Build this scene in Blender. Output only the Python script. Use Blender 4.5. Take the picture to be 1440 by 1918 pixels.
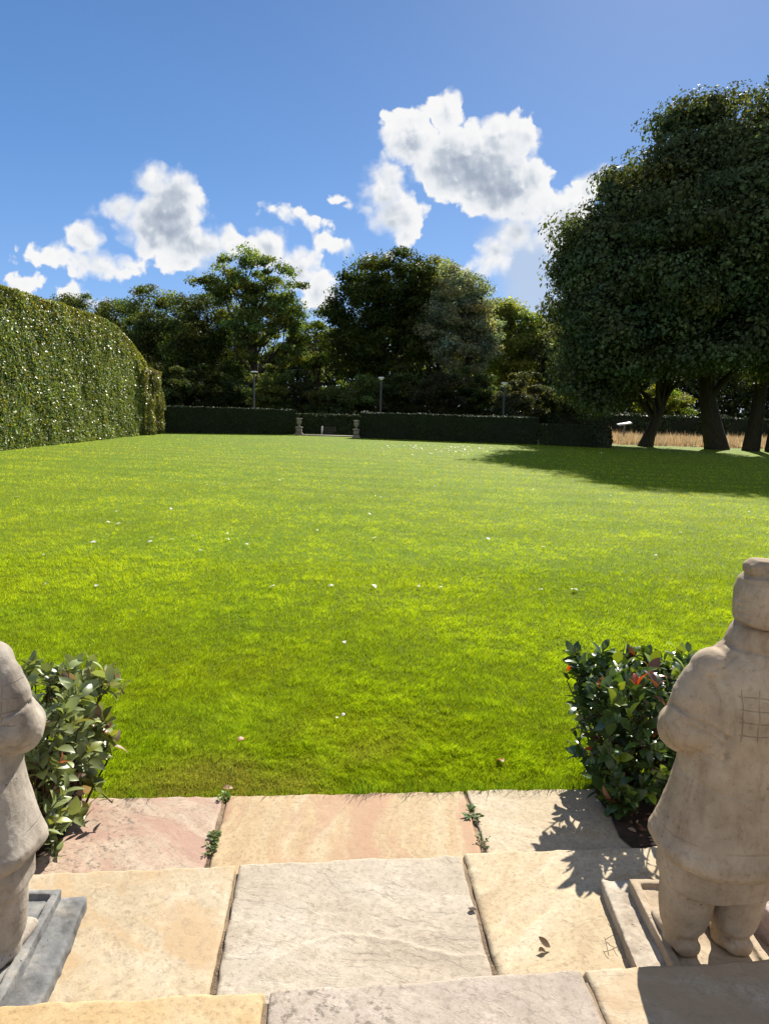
import bpy, bmesh, math, random
import numpy as np
from mathutils import Vector, Matrix

for o in list(bpy.data.objects):
    bpy.data.objects.remove(o, do_unlink=True)
sc = bpy.context.scene
COL = sc.collection
R = math.radians

# ------------------------------------------------------------------ camera
FPX, CX, CY = 1330.0, 720.0, 959.0        # photograph is 1440 x 1918
ZC = 2.0
ROLL = 0.030
PITCH = math.atan(194 * math.cos(ROLL) / FPX)
F_ = np.array([0, math.cos(PITCH), -math.sin(PITCH)])
U0 = np.array([0, math.sin(PITCH), math.cos(PITCH)])
X0 = np.array([1.0, 0, 0])
R_ = math.cos(ROLL) * X0 + math.sin(ROLL) * U0
U_ = -math.sin(ROLL) * X0 + math.cos(ROLL) * U0
CAM = np.array([0, 0, ZC])

cam = bpy.data.cameras.new('camera')
cam.sensor_fit = 'VERTICAL'
cam.sensor_height = 24.0
cam.lens = 24.0 * FPX / 1918.0
cam.clip_start = 0.05
cam.clip_end = 3000
camo = bpy.data.objects.new('camera', cam)
COL.objects.link(camo)
M4 = Matrix.Identity(4)
for i in range(3):
    M4[i][0] = R_[i]; M4[i][1] = U_[i]; M4[i][2] = -F_[i]; M4[i][3] = CAM[i]
camo.matrix_world = M4
sc.camera = camo

def ray(px, py):
    return R_ * (px - CX) / FPX + U_ * (CY - py) / FPX + F_
def on_z(px, py, z):                       # where the view of a photo point meets height z
    d = ray(px, py); t = (z - ZC) / d[2]
    return CAM + d * t
def on_y(px, py, y):                       # ... meets the vertical plane at distance y
    d = ray(px, py); t = y / d[1]
    return CAM + d * t

# ------------------------------------------------------------------ light
SUN_AZ, SUN_EL = R(21.0), R(38.0)
SDIR = np.array([math.sin(SUN_AZ) * math.cos(SUN_EL), math.cos(SUN_AZ) * math.cos(SUN_EL), math.sin(SUN_EL)])
sun = bpy.data.lights.new('sun', 'SUN')
sun.energy = 5.0
sun.angle = R(0.53)
sun.color = (1.0, 0.94, 0.84)
suno = bpy.data.objects.new('sun', sun)
COL.objects.link(suno)
suno.rotation_euler = Vector(SDIR).to_track_quat('Z', 'Y').to_euler()
suno.location = (20, 40, 40)

sc.view_settings.view_transform = 'Standard'
sc.view_settings.look = 'None'
sc.view_settings.exposure = 1.08
sc.view_settings.gamma = 1.0
sc.view_settings.use_curve_mapping = False
sc.cycles.max_bounces = 8
sc.cycles.transparent_max_bounces = 8
sc.cycles.diffuse_bounces = 4
sc.cycles.glossy_bounces = 3
sc.cycles.transmission_bounces = 4
sc.cycles.caustics_reflective = False
sc.cycles.caustics_refractive = False
sc.cycles.sample_clamp_indirect = 6.0

# ------------------------------------------------------------------ node helpers
class NT:
    def __init__(s, tree):
        s.t = tree; s.n = tree.nodes; s.l = tree.links
    def _in(s, sock, v):
        if v is None: return
        if isinstance(v, bpy.types.NodeSocket): s.l.new(v, sock)
        else:
            if isinstance(v, (tuple, list)) and len(v) == 3 and sock.type == 'RGBA': v = (*v, 1)
            sock.default_value = v
    def math(s, op, a, b=None, c=None, clamp=False):
        n = s.n.new('ShaderNodeMath'); n.operation = op; n.use_clamp = clamp
        s._in(n.inputs[0], a); s._in(n.inputs[1], b); s._in(n.inputs[2], c)
        return n.outputs[0]
    def vmath(s, op, a, b=None, c=None, scale=None):
        n = s.n.new('ShaderNodeVectorMath'); n.operation = op
        s._in(n.inputs[0], a); s._in(n.inputs[1], b)
        if c is not None: s._in(n.inputs[2], c)
        if scale is not None: s._in(n.inputs['Scale'], scale)
        return n.outputs['Value'] if op in ('LENGTH', 'DOT_PRODUCT', 'DISTANCE') else n.outputs[0]
    def noise(s, vec, scale, detail=4, rough=0.55, lac=2.0, dist=0.0, out='Fac', dim='3D'):
        n = s.n.new('ShaderNodeTexNoise'); n.noise_dimensions = dim
        s._in(n.inputs['Vector'], vec)
        n.inputs['Scale'].default_value = scale; n.inputs['Detail'].default_value = detail
        n.inputs['Roughness'].default_value = rough; n.inputs['Lacunarity'].default_value = lac
        n.inputs['Distortion'].default_value = dist
        return n.outputs[out]
    def voro(s, vec, scale, feature='F1', out='Distance', smooth=0.5, detail=0, rough=0.5, dim='3D'):
        n = s.n.new('ShaderNodeTexVoronoi'); n.feature = feature; n.voronoi_dimensions = dim
        s._in(n.inputs['Vector'], vec); n.inputs['Scale'].default_value = scale
        if 'Smoothness' in n.inputs: n.inputs['Smoothness'].default_value = smooth
        n.inputs['Detail'].default_value = detail; n.inputs['Roughness'].default_value = rough
        return n.outputs[out]
    def ramp(s, fac, stops, interp='LINEAR'):
        n = s.n.new('ShaderNodeValToRGB'); r = n.color_ramp; r.interpolation = interp
        while len(r.elements) < len(stops): r.elements.new(0.5)
        for e, (p, c) in zip(r.elements, stops):
            e.position = p
            if not isinstance(c, (tuple, list)): c = (c, c, c)
            e.color = (*c, 1)
        s._in(n.inputs[0], fac)
        return n.outputs[0]
    def smooth(s, v, lo, hi, a=0.0, b=1.0):
        n = s.n.new('ShaderNodeMapRange'); n.interpolation_type = 'SMOOTHSTEP'
        s._in(n.inputs[0], v); s._in(n.inputs[1], lo); s._in(n.inputs[2], hi); s._in(n.inputs[3], a); s._in(n.inputs[4], b)
        return n.outputs[0]
    def mix(s, fac, a, b, mode='MIX'):
        n = s.n.new('ShaderNodeMix'); n.data_type = 'RGBA'; n.blend_type = mode; n.clamp_factor = True
        s._in(n.inputs[0], fac); s._in(n.inputs[6], a); s._in(n.inputs[7], b)
        return n.outputs[2]
    def bump(s, h, strength=0.5, dist=0.01, normal=None):
        n = s.n.new('ShaderNodeBump')
        s._in(n.inputs['Height'], h); n.inputs['Strength'].default_value = strength; n.inputs['Distance'].default_value = dist
        if normal is not None: s._in(n.inputs['Normal'], normal)
        return n.outputs[0]
    def coord(s, kind='Object'):
        return s.n.new('ShaderNodeTexCoord').outputs[kind]
    def mapping(s, vec, loc=(0, 0, 0), rot=(0, 0, 0), scale=(1, 1, 1)):
        n = s.n.new('ShaderNodeMapping'); s._in(n.inputs[0], vec)
        n.inputs[1].default_value = loc; n.inputs[2].default_value = rot; n.inputs[3].default_value = scale
        return n.outputs[0]

def new_mat(name):
    m = bpy.data.materials.new(name); m.use_nodes = True
    nt = NT(m.node_tree); nt.n.clear()
    out = nt.n.new('ShaderNodeOutputMaterial')
    return m, nt, out
def principled(nt, color, rough=0.6, spec=0.3, normal=None, metal=0.0):
    p = nt.n.new('ShaderNodeBsdfPrincipled')
    nt._in(p.inputs['Base Color'], color); nt._in(p.inputs['Roughness'], rough)
    nt._in(p.inputs['Specular IOR Level'], spec); nt._in(p.inputs['Metallic'], metal)
    if normal is not None: nt._in(p.inputs['Normal'], normal)
    return p.outputs[0]

# ------------------------------------------------------------------ sky with cumulus clouds (directions in the world, seen over +Y)
world = bpy.data.worlds.new('World'); sc.world = world; world.use_nodes = True
w = NT(world.node_tree); w.n.clear()
wo = w.n.new('ShaderNodeOutputWorld')
sky = w.n.new('ShaderNodeTexSky'); sky.sky_type = 'NISHITA'; sky.sun_disc = False
sky.sun_elevation = SUN_EL; sky.sun_rotation = SUN_AZ
sky.altitude = 100; sky.air_density = 1.0; sky.dust_density = 0.35; sky.ozone_density = 3.0
SKY_K = 0.075
def suv(px, py):
    d = ray(px, py); return d[0] / d[1], d[2] / d[1]
BL = [  # cumulus bodies: x, y, rx, ry in photo points of the sky they fill
 (163,448,38,32),(112,478,66,20),(190,495,66,28),(62,480,30,9),(235,512,26,14),
 (287,335,32,36),(322,368,54,48),(232,388,46,28),(172,398,18,13),(305,420,86,58),(372,458,68,42),(434,455,34,30),(350,492,60,20),
 (496,470,44,36),(556,500,50,38),(598,540,32,38),
 (508,396,26,9),(545,405,30,12),(588,418,26,16),(598,448,20,20),(632,468,36,13),(690,478,34,10),
 (832,210,34,34),(772,262,50,50),(940,258,70,40),(985,262,28,38),(870,310,108,60),(930,345,90,62),(720,350,40,46),(742,400,50,40),(762,440,24,24),(1002,335,34,36),(690,392,20,14),
 (734,222,15,12),(640,376,17,9),(655,392,12,7),(722,285,9,14),
 (985,402,46,24),(1050,390,58,32),(1105,352,36,30),(1140,335,30,24),(1068,432,70,48),(968,440,50,30),(922,482,38,38),(882,508,14,16),
 (48,532,44,20),(135,546,28,24),(172,568,30,14)]
DK = [(880,322,105,50), (955,335,60,48), (300,400,60,46), (185,492,58,24), (385,495,60,30), (970,425,70,30), (735,425,40,36), (600,560,42,40), (560,520,30,22)]
px2 = 1 / FPX
tc = w.coord('Generated')
sep = w.n.new('ShaderNodeSeparateXYZ'); w.l.new(tc, sep.inputs[0])
yy = w.math('MAXIMUM', sep.outputs[1], 0.05)
u = w.math('DIVIDE', sep.outputs[0], yy); v = w.math('DIVIDE', sep.outputs[2], yy)
cmb = w.n.new('ShaderNodeCombineXYZ'); w.l.new(u, cmb.inputs[0]); w.l.new(v, cmb.inputs[1])
P0 = cmb.outputs[0]
wn = w.vmath('SUBTRACT', w.noise(P0, 12.0, 2, 0.5, out='Color', dim='2D'), (0.5, 0.5, 0.5))
P1 = w.vmath('MULTIPLY_ADD', wn, (0.020, 0.016, 0.0), P0)
wn2 = w.vmath('SUBTRACT', w.noise(P0, 50.0, 3, 0.5, out='Color', dim='2D'), (0.5, 0.5, 0.5))
P1 = w.vmath('MULTIPLY_ADD', wn2, (0.013, 0.013, 0.0), P1)
def blobs(lst, P, k=0.0025):
    acc = None
    for (x, y, a, b) in lst:
        u0, v0 = suv(x, y); ra, rb = a * px2 * 1.05, b * px2 * 1.08
        q = w.vmath('MULTIPLY_ADD', P, (1 / ra, 1 / rb, 0), (-u0 / ra, -v0 / rb, 0))
        ln = w.vmath('LENGTH', q)
        m = min(ra, rb)
        d = w.math('MULTIPLY_ADD', ln, -m, m)
        acc = d if acc is None else w.math('SMOOTH_MAX', acc, d, k)
    return acc
body = blobs(BL, P1)
bil = w.voro(P1, 40.0, 'SMOOTH_F1', smooth=0.35, detail=2, rough=0.45, dim='2D')      # cauliflower billows
bil = w.math('SUBTRACT', 0.50, bil)
big = w.math('SUBTRACT', w.noise(P0, 15.0, 2, 0.5, dim='2D'), 0.5)
fb = w.math('SUBTRACT', w.noise(P0, 70.0, 4, 0.55, dim='2D'), 0.5)
dens = w.math('MULTIPLY_ADD', bil, 0.012, w.math('ADD', body, 0.0030))
dens = w.math('MULTIPLY_ADD', big, 0.008, dens)
dens = w.math('MULTIPLY_ADD', fb, 0.007, dens)
wid = w.smooth(w.noise(P0, 9.0, 1, 0.5, dim='2D'), 0.38, 0.62, 0.0050, 0.022)
alpha = w.smooth(dens, -0.001, wid)
thick = w.smooth(dens, 0.002, 0.034)
dark = blobs(DK, P1, 0.03)
dark = w.smooth(w.math('MULTIPLY_ADD', big, 0.03, w.math('MULTIPLY_ADD', fb, 0.010, w.math('MULTIPLY_ADD', bil, 0.022, dark))), -0.026, 0.034)
wl = w.noise(w.mapping(P0, loc=(3, 1, 0)), 22.0, 4, 0.5, dim='2D')
lit = w.math('ADD', w.smooth(wl, 0.36, 0.68, 0.0, 0.36), w.math('MULTIPLY', bil, -0.42))
P2 = w.vmath('ADD', P1, (0.004, 0.0065, 0.0))
bil2 = w.math('SUBTRACT', 0.50, w.voro(P2, 40.0, 'SMOOTH_F1', smooth=0.35, detail=2, rough=0.45, dim='2D'))
emb = w.math('SUBTRACT', bil2, bil)
up = w.smooth(w.math('MULTIPLY_ADD', bil, 0.012, blobs(BL, w.vmath('ADD', P1, (0.006, 0.020, 0.0)))), -0.008, 0.030)
sh = w.math('ADD', w.math('MULTIPLY_ADD', dark, 0.36, w.math('MULTIPLY', lit, 0.55)), w.math('MULTIPLY', up, 0.30))
sh = w.math('MULTIPLY_ADD', emb, 0.6, sh)
shade = w.math('MULTIPLY', thick, sh, clamp=True)
ccol = w.ramp(shade, [(0.0, (1.0, 1.0, 1.0)), (0.22, (0.86, 0.89, 0.93)), (0.55, (0.56, 0.62, 0.71)), (1.0, (0.40, 0.46, 0.57))])
CLOUD_K = 0.43
cem = w.vmath('SCALE', ccol, scale=CLOUD_K)
sk = w.vmath('SCALE', sky.outputs[0], scale=SKY_K)
grad = w.ramp(sep.outputs[2], [(0.0, (0.095, 0.185, 0.36)), (0.13, (0.066, 0.158, 0.36)), (0.30, (0.035, 0.109, 0.278)), (0.55, (0.018, 0.066, 0.188)), (1.0, (0.014, 0.05, 0.155))])
skm = w.mix(0.24, grad, sk)
HZ = [(1005,520,78,105),(960,455,70,50),(595,565,40,48),(345,485,70,24),(420,470,50,36),(1060,560,60,60)]
hz = w.smooth(w.math('MULTIPLY_ADD', big, 0.012, blobs(HZ, P1, 0.012)), -0.004, 0.034, 0.0, 0.86)
front = w.smooth(sep.outputs[1], 0.10, 0.2)
skm = w.mix(w.math('MULTIPLY', hz, front), skm, (0.235, 0.285, 0.365))
fin = w.mix(w.math('MULTIPLY', alpha, front), skm, cem)
# unseen bright cloud added behind the viewer as fill light for shaded faces
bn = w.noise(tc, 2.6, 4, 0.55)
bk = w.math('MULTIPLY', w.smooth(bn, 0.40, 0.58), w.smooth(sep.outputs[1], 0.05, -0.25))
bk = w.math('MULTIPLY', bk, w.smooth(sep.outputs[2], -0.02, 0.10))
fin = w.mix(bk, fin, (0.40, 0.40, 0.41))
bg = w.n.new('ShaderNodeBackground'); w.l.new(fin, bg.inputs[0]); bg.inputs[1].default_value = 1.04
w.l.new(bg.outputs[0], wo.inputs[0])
world.cycles.sampling_method = 'MANUAL'; world.cycles.sample_map_resolution = 512

# ------------------------------------------------------------------ mesh helpers
def link(o, parent=None):
    COL.objects.link(o)
    if parent is not None: o.parent = parent
    return o
def tag(o, label=None, cat=None, group=None, kind=None):
    if label: o['label'] = label
    if cat: o['category'] = cat
    if group: o['group'] = group
    if kind: o['kind'] = kind
    return o
def empty(name, loc, label, cat, group=None):
    o = bpy.data.objects.new(name, None); link(o)
    o.location = loc; o.empty_display_size = 0.1
    bpy.context.view_layer.update()
    return tag(o, label, cat, group)
def make_mesh(name, V, faces, mats, parent=None, midx=None, col=None, smooth=False, origin=None):
    """V (n,3) world coordinates; faces = list of (m,k) index arrays; col / midx per face."""
    V = np.asarray(V, dtype=np.float32).reshape(-1, 3)
    off = np.zeros(3, np.float32)
    if parent is not None: off = np.array(parent.location, np.float32)
    elif origin is not None: off = np.array(origin, np.float32)
    me = bpy.data.meshes.new(name)
    loops = np.concatenate([np.asarray(f, np.int32).ravel() for f in faces])
    sizes = np.concatenate([np.full(len(f), np.asarray(f).shape[1], np.int32) for f in faces])
    starts = np.concatenate([[0], np.cumsum(sizes)[:-1]]).astype(np.int32)
    me.vertices.add(len(V)); me.vertices.foreach_set('co', (V - off).ravel())
    me.loops.add(len(loops)); me.loops.foreach_set('vertex_index', loops)
    me.polygons.add(len(sizes)); me.polygons.foreach_set('loop_start', starts); me.polygons.foreach_set('loop_total', sizes)
    for m in (mats if isinstance(mats, (list, tuple)) else [mats]): me.materials.append(m)
    if midx is not None: me.polygons.foreach_set('material_index', np.asarray(midx, np.int32))
    if smooth: me.polygons.foreach_set('use_smooth', np.ones(len(sizes), bool))
    if col is not None:
        c = np.ones((len(sizes), 4), np.float32); c[:, :3] = col
        a = me.attributes.new('col', 'FLOAT_COLOR', 'FACE'); a.data.foreach_set('color', c.ravel())
    me.update(calc_edges=True); me.validate()
    o = bpy.data.objects.new(name, me)
    if parent is None: o.location = off
    return link(o, parent)

class Geo:
    def __init__(s): s.V = []; s.F = {}; s.n = 0
    def add(s, V, F):
        V = np.asarray(V, float).reshape(-1, 3)
        for f in F:
            f = np.asarray(f, int)
            if f.ndim == 1: f = f[None]
            s.F.setdefault(f.shape[1], []).append(f + s.n)
        s.V.append(V); s.n += len(V)
    def tube(s, pts, rad, sides=8, caps=True):
        pts = np.asarray(pts, float); n = len(pts)
        rad = np.broadcast_to(np.asarray(rad, float), (n,))
        t = np.gradient(pts, axis=0); t /= np.linalg.norm(t, axis=1)[:, None] + 1e-9
        ref = np.array([0, 0, 1.0]) if abs(t[0][2]) < 0.9 else np.array([1.0, 0, 0])
        a = np.cross(t, ref); a /= np.linalg.norm(a, axis=1)[:, None] + 1e-9
        b = np.cross(t, a)
        th = np.linspace(0, 2 * math.pi, sides, endpoint=False)
        V = (pts[:, None] + rad[:, None, None] * (np.cos(th)[None, :, None] * a[:, None] + np.sin(th)[None, :, None] * b[:, None])).reshape(-1, 3)
        i = np.arange(n - 1)[:, None] * sides; j = np.arange(sides)[None]; k = (j + 1) % sides
        Q = np.stack([i + j, i + k, i + sides + k, i + sides + j], -1).reshape(-1, 4)
        s.add(V, [Q])
        if caps:
            s.add(V[:sides], [np.arange(sides)[None]]); s.add(V[-sides:], [np.arange(sides)[::-1][None]])
    def loft(s, rings, caps=True):
        rings = np.asarray(rings, float); n, m = rings.shape[:2]
        i = np.arange(n - 1)[:, None] * m; j = np.arange(m)[None]; k = (j + 1) % m
        Q = np.stack([i + j, i + k, i + m + k, i + m + j], -1).reshape(-1, 4)
        F = [Q]
        if caps: F += [np.arange(m)[::-1][None], (np.arange(m) + (n - 1) * m)[None]]
        s.add(rings.reshape(-1, 3), F)
    def box(s, lo, hi):
        x0, y0, z0 = lo; x1, y1, z1 = hi
        V = [(x0,y0,z0),(x1,y0,z0),(x1,y1,z0),(x0,y1,z0),(x0,y0,z1),(x1,y0,z1),(x1,y1,z1),(x0,y1,z1)]
        s.add(V, [[(0,3,2,1),(4,5,6,7),(0,1,5,4),(1,2,6,5),(2,3,7,6),(3,0,4,7)]])
    def lathe(s, prof, c=(0, 0, 0), sides=24):
        th = np.linspace(0, 2 * math.pi, sides, endpoint=False)
        s.loft([[(c[0] + r * math.cos(t), c[1] + r * math.sin(t), c[2] + z) for t in th] for r, z in prof])
    def build(s, name, mats, parent=None, smooth=False, origin=None, col=None):
        ks = sorted(s.F)
        return make_mesh(name, np.concatenate(s.V), [np.concatenate(s.F[k]) for k in ks], mats, parent, smooth=smooth, origin=origin, col=col)

def hash3(i, j, k, seed=0):
    h = (i * 374761393 + j * 668265263 + k * 2147483647 + seed * 974711) & 0xffffffff
    h = ((h ^ (h >> 13)) * 1274126177) & 0xffffffff
    h = ((h ^ (h >> 16)) * 2246822519) & 0xffffffff
    return ((h ^ (h >> 15)) & 0xffff) / 65535.0
def vnoise(p, seed=0):
    p = np.asarray(p, float); i = np.floor(p).astype(np.int64); f = p - i; f = f * f * (3 - 2 * f)
    r = 0
    for dx in (0, 1):
        for dy in (0, 1):
            for dz in (0, 1):
                wgt = (f[..., 0] if dx else 1 - f[..., 0]) * (f[..., 1] if dy else 1 - f[..., 1]) * (f[..., 2] if dz else 1 - f[..., 2])
                r = r + wgt * hash3(i[..., 0] + dx, i[..., 1] + dy, i[..., 2] + dz, seed)
    return r * 2 - 1
def fbm(p, seed=0, octv=4, gain=0.5):
    p = np.asarray(p, float); a = 1.0; r = 0
    for o in range(octv):
        r = r + a * vnoise(p * 2 ** o + o * 17.3, seed + o); a *= gain
    return r
def unit(v): return v / (np.linalg.norm(v, axis=-1, keepdims=True) + 1e-9)

# ------------------------------------------------------------------ leaves
def leaf_mat(name, trans=0.35, rough=0.45, spec=0.35, tint=(1.35, 1.25, 0.45)):
    m, nt, out = new_mat(name)
    at = nt.n.new('ShaderNodeAttribute'); at.attribute_name = 'col'
    p = principled(nt, at.outputs[0], rough, spec)
    t = nt.n.new('ShaderNodeBsdfTranslucent')
    nt.l.new(nt.vmath('MULTIPLY', at.outputs[0], tint), t.inputs[0])
    mx = nt.n.new('ShaderNodeMixShader'); mx.inputs[0].default_value = trans
    nt.l.new(p, mx.inputs[1]); nt.l.new(t.outputs[0], mx.inputs[2])
    nt.l.new(mx.outputs[0], out.inputs[0])
    return m
def leaf_diamonds(P, N, L, W, rng, droop=0.3):
    """one folded diamond per leaf; P, N (n,3)."""
    n = len(P)
    N = unit(N)
    t = unit(np.cross(N, unit(rng.normal(size=(n, 3)))) + np.array([0, 0, -droop]))
    b = unit(np.cross(N, t))
    L = np.asarray(L)[:, None]; W = np.asarray(W)[:, None]
    V = np.empty((n, 4, 3))
    V[:, 0] = P - t * L * 0.5; V[:, 2] = P + t * L * 0.5
    V[:, 1] = P + b * W * 0.5 + N * W * 0.18; V[:, 3] = P - b * W * 0.5 + N * W * 0.18
    return V.reshape(-1, 3), np.arange(4 * n).reshape(-1, 4)
def jcol(base, n, rng, jit=0.25, warm=0.15):
    base = np.array(base)
    k = np.exp(rng.normal(0, jit, n))[:, None]
    c = base[None] * k
    wv = rng.normal(0, warm, n)
    c[:, 0] *= np.exp(wv); c[:, 2] *= np.exp(-wv)
    return np.clip(c, 0.002, 0.8)

M_LEAF = leaf_mat('tree_leaves', 0.48, 0.62, 0.14)
M_DENSE = leaf_mat('dense_tree_leaves', 0.36, 0.62, 0.14)
M_HEDGE = leaf_mat('glossy_hedge_leaves', 0.34, 0.42, 0.45)
M_YEW = leaf_mat('clipped_yew_leaves', 0.10, 0.6, 0.2)
M_BUSH = leaf_mat('laurel_leaves', 0.25, 0.30, 0.6, (1.3, 1.2, 0.4))
M_GRASS = leaf_mat('grass_blades', 0.50, 0.6, 0.07, (1.3, 1.15, 0.5))
M_DRY = leaf_mat('dry_grass', 0.45, 0.7, 0.1, (1.1, 1.0, 0.8))
M_WEED = leaf_mat('weed_leaves', 0.3, 0.5, 0.3)
M_PETAL = leaf_mat('pale_fallen_leaf', 0.3, 0.6, 0.2, (1, 1, 0.95))

def bark_mat(name, c1, c2):
    m, nt, out = new_mat(name)
    co = nt.mapping(nt.coord('Object'), scale=(6, 6, 1.2))
    n = nt.noise(co, 2.5, 8, 0.65)
    nt.l.new(principled(nt, nt.ramp(n, [(0.3, c1), (0.7, c2)]), 0.9, 0.1, nt.bump(n, 0.8, 0.05)), out.inputs[0])
    return m
M_BARK = bark_mat('bark', (0.022, 0.018, 0.013), (0.07, 0.056, 0.04))
M_TWIG = bark_mat('twig_bark', (0.05, 0.028, 0.018), (0.12, 0.07, 0.045))

def limb_path(a, b, rng, wob=0.08, n=6, sag=0.0):
    a = np.array(a, float); b = np.array(b, float); L = np.linalg.norm(b - a)
    t = np.linspace(0, 1, n)[:, None]
    p = a + (b - a) * t
    off = rng.normal(size=(2, 3)) * wob * L
    p += np.sin(t * math.pi) * off[0] + np.sin(t * 2 * math.pi) * off[1] * 0.4
    p[:, 2] += (np.sin(t[:, 0] * math.pi)) * sag * L
    return p

def tree(name, label, cat, group, base, lobes, trunk_top, trunk_r, color, nleaf, leafL, seed, mat=M_LEAF,
         n_limbs=14, clump=1.1, shell=0.6, sparse=0.0, lean=None, bare=0.0, jit=0.28, spread=1.0, coh=0.8, lpc=230):
    """lobes: (x,y,z,rx,ry,rz) ellipsoids of the crown in the world."""
    rng = np.random.default_rng(seed)
    base = np.array(base, float)
    root = empty(name, base, label, cat, group)
    g = Geo()
    top = np.array(trunk_top, float)
    n = 9
    tp = limb_path(base - np.array([0, 0, 0.2]), top, rng, 0.025, n)
    if lean is not None:
        s = np.linspace(0, 1, n); tp[:, 0] += lean * np.sin(s * math.pi) 
    rr = trunk_r * np.array([1.35 if i == 0 else 1.08 if i == 1 else 1 - 0.72 * (i / (n - 1)) ** 1.2 for i in range(n)])
    g.tube(tp, rr, 10)
    lob = np.array(lobes, float)
    vol = lob[:, 3] * lob[:, 4] * lob[:, 5]; pr = vol ** 0.75; pr /= pr.sum()
    nclump = max(12, int(nleaf / lpc))
    li = rng.choice(len(lob), nclump, p=pr)
    d = unit(rng.normal(size=(nclump, 3)))
    rad = rng.uniform(0, 1, nclump) ** (1 / 3.0)
    rad = np.where(rng.random(nclump) < shell, rng.uniform(0.72, 1.0, nclump), rad * 0.85)
    rad *= 1 + 0.16 * fbm(d * 2.2 + li[:, None] * 3.1, seed, 3)
    C = lob[li, :3] + d * rad[:, None] * lob[li, 3:]
    if sparse > 0:
        keep = fbm(C * 0.35, seed + 5, 2) > (-0.9 + sparse * 1.2); C = C[keep]
    tl = unit(top - base)
    idx = rng.choice(len(C), min(n_limbs, len(C)), replace=False)
    for k in idx:
        s = rng.uniform(0.35, 0.95); st = tp[int(s * (n - 1))]
        pth = limb_path(st, C[k], rng, 0.09, 7, 0.06)
        r0 = trunk_r * rng.uniform(0.22, 0.42)
        g.tube(pth, np.linspace(r0, r0 * 0.15, 7), 6, False)
        for q in range(3):
            e = C[rng.integers(len(C))]
            if np.linalg.norm(e - pth[4]) < 5.0:
                g.tube(limb_path(pth[3 + q % 3], e, rng, 0.1, 5, 0.05), np.linspace(r0 * 0.4, r0 * 0.1, 5), 5, False)
    g.build('trunk', M_BARK, root, smooth=True)
    # foliage: flattened clumps of leaf-sized faces
    per = int(nleaf / max(1, len(C)))
    cs = clump * np.clip(np.exp(rng.normal(0, 0.25, len(C))), 0.6, 1.45)
    ci = np.repeat(np.arange(len(C)), per)
    nn = len(ci)
    dd = unit(rng.normal(size=(nn, 3))); rr = rng.uniform(0, 1, nn) ** 0.5 * (1 + 0.22 * vnoise(dd * 2.5 + ci[:, None] * 7.7, seed + 2))
    sq = np.array([1.15, 1.15, 0.62]) * spread
    P = C[ci] + dd * (rr * cs[ci])[:, None] * sq
    P += 0.16 * cs[ci][:, None] * np.stack([vnoise(P * 1.3, seed + 9), vnoise(P * 1.3, seed + 19), vnoise(P * 1.3, seed + 29)], -1)
    N = unit(dd * coh + rng.normal(size=(nn, 3)) * (0.55 if coh < 1 else 0.38) + np.array([0, 0, 0.45]))
    L = leafL * np.exp(rng.normal(0, 0.25, nn)); W = L * rng.uniform(0.5, 0.75, nn)
    V, Q = leaf_diamonds(P, N, L, W, rng)
    cc = jcol(color, len(C), rng, jit * 0.7, 0.12)[ci] * np.exp(rng.normal(0, jit, nn))[:, None]
    make_mesh('crown', V, [Q], mat, root, col=np.clip(cc, 0.002, 0.6))
    return root

def E(px, py, Y, rx, ry, rdepth=None):
    """crown lobe filling the photo ellipse (px, py, rx, ry) when it stands at distance Y."""
    c = on_y(px, py, Y); k = Y / FPX
    return (c[0], c[1], c[2], rx * k, (rdepth if rdepth else 0.5 * (rx + ry) * k), ry * k)

# ------------------------------------------------------------------ ground
def lawn_material():
    m, nt, out = new_mat('lawn_turf')
    co = nt.coord('Object')
    big = nt.noise(co, 0.22, 4, 0.55)
    mid = nt.noise(co, 1.6, 5, 0.6)
    fine = nt.noise(nt.mapping(co, scale=(1, 1, 1)), 28, 6, 0.7)
    c = nt.ramp(fine, [(0.25, (0.045, 0.085, 0.004)), (0.5, (0.10, 0.17, 0.007)), (0.75, (0.17, 0.24, 0.012))])
    c = nt.mix(nt.smooth(big, 0.4, 0.65, 0, 0.45), c, (0.13, 0.165, 0.012))
    c = nt.mix(nt.smooth(mid, 0.55, 0.75, 0, 0.5), c, (0.05, 0.10, 0.006))
    nt.l.new(principled(nt, c, 0.85, 0.1, nt.bump(fine, 0.9, 0.03)), out.inputs[0])
    return m
M_LAWN = lawn_material()
def soil_material(name, a, b):
    m, nt, out = new_mat(name)
    co = nt.coord('Object'); n = nt.noise(co, 6, 8, 0.7)
    nt.l.new(principled(nt, nt.ramp(n, [(0.3, a), (0.7, b)]), 0.95, 0.1, nt.bump(n, 1.0, 0.05)), out.inputs[0])
    return m
M_SOIL = soil_material('soil', (0.03, 0.022, 0.016), (0.11, 0.08, 0.06))
M_FLOOR = soil_material('woodland_floor', (0.02, 0.022, 0.010), (0.06, 0.055, 0.03))

def sheet(name, x0, x1, y0, y1, z, mat, nx=2, ny=2):
    xs = np.linspace(x0, x1, nx); ys = np.linspace(y0, y1, ny)
    V = np.array([(x, y, z) for y in ys for x in xs])
    Q = np.array([(j * nx + i, j * nx + i + 1, (j + 1) * nx + i + 1, (j + 1) * nx + i) for j in range(ny - 1) for i in range(nx - 1)])
    return tag(make_mesh(name, V, [Q], mat), kind='structure')
sheet('ground', -900, 900, -300, 1500, -0.06, M_FLOOR)
sheet('lawn', -40, 70, -12, 56, -0.012, M_LAWN)

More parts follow.
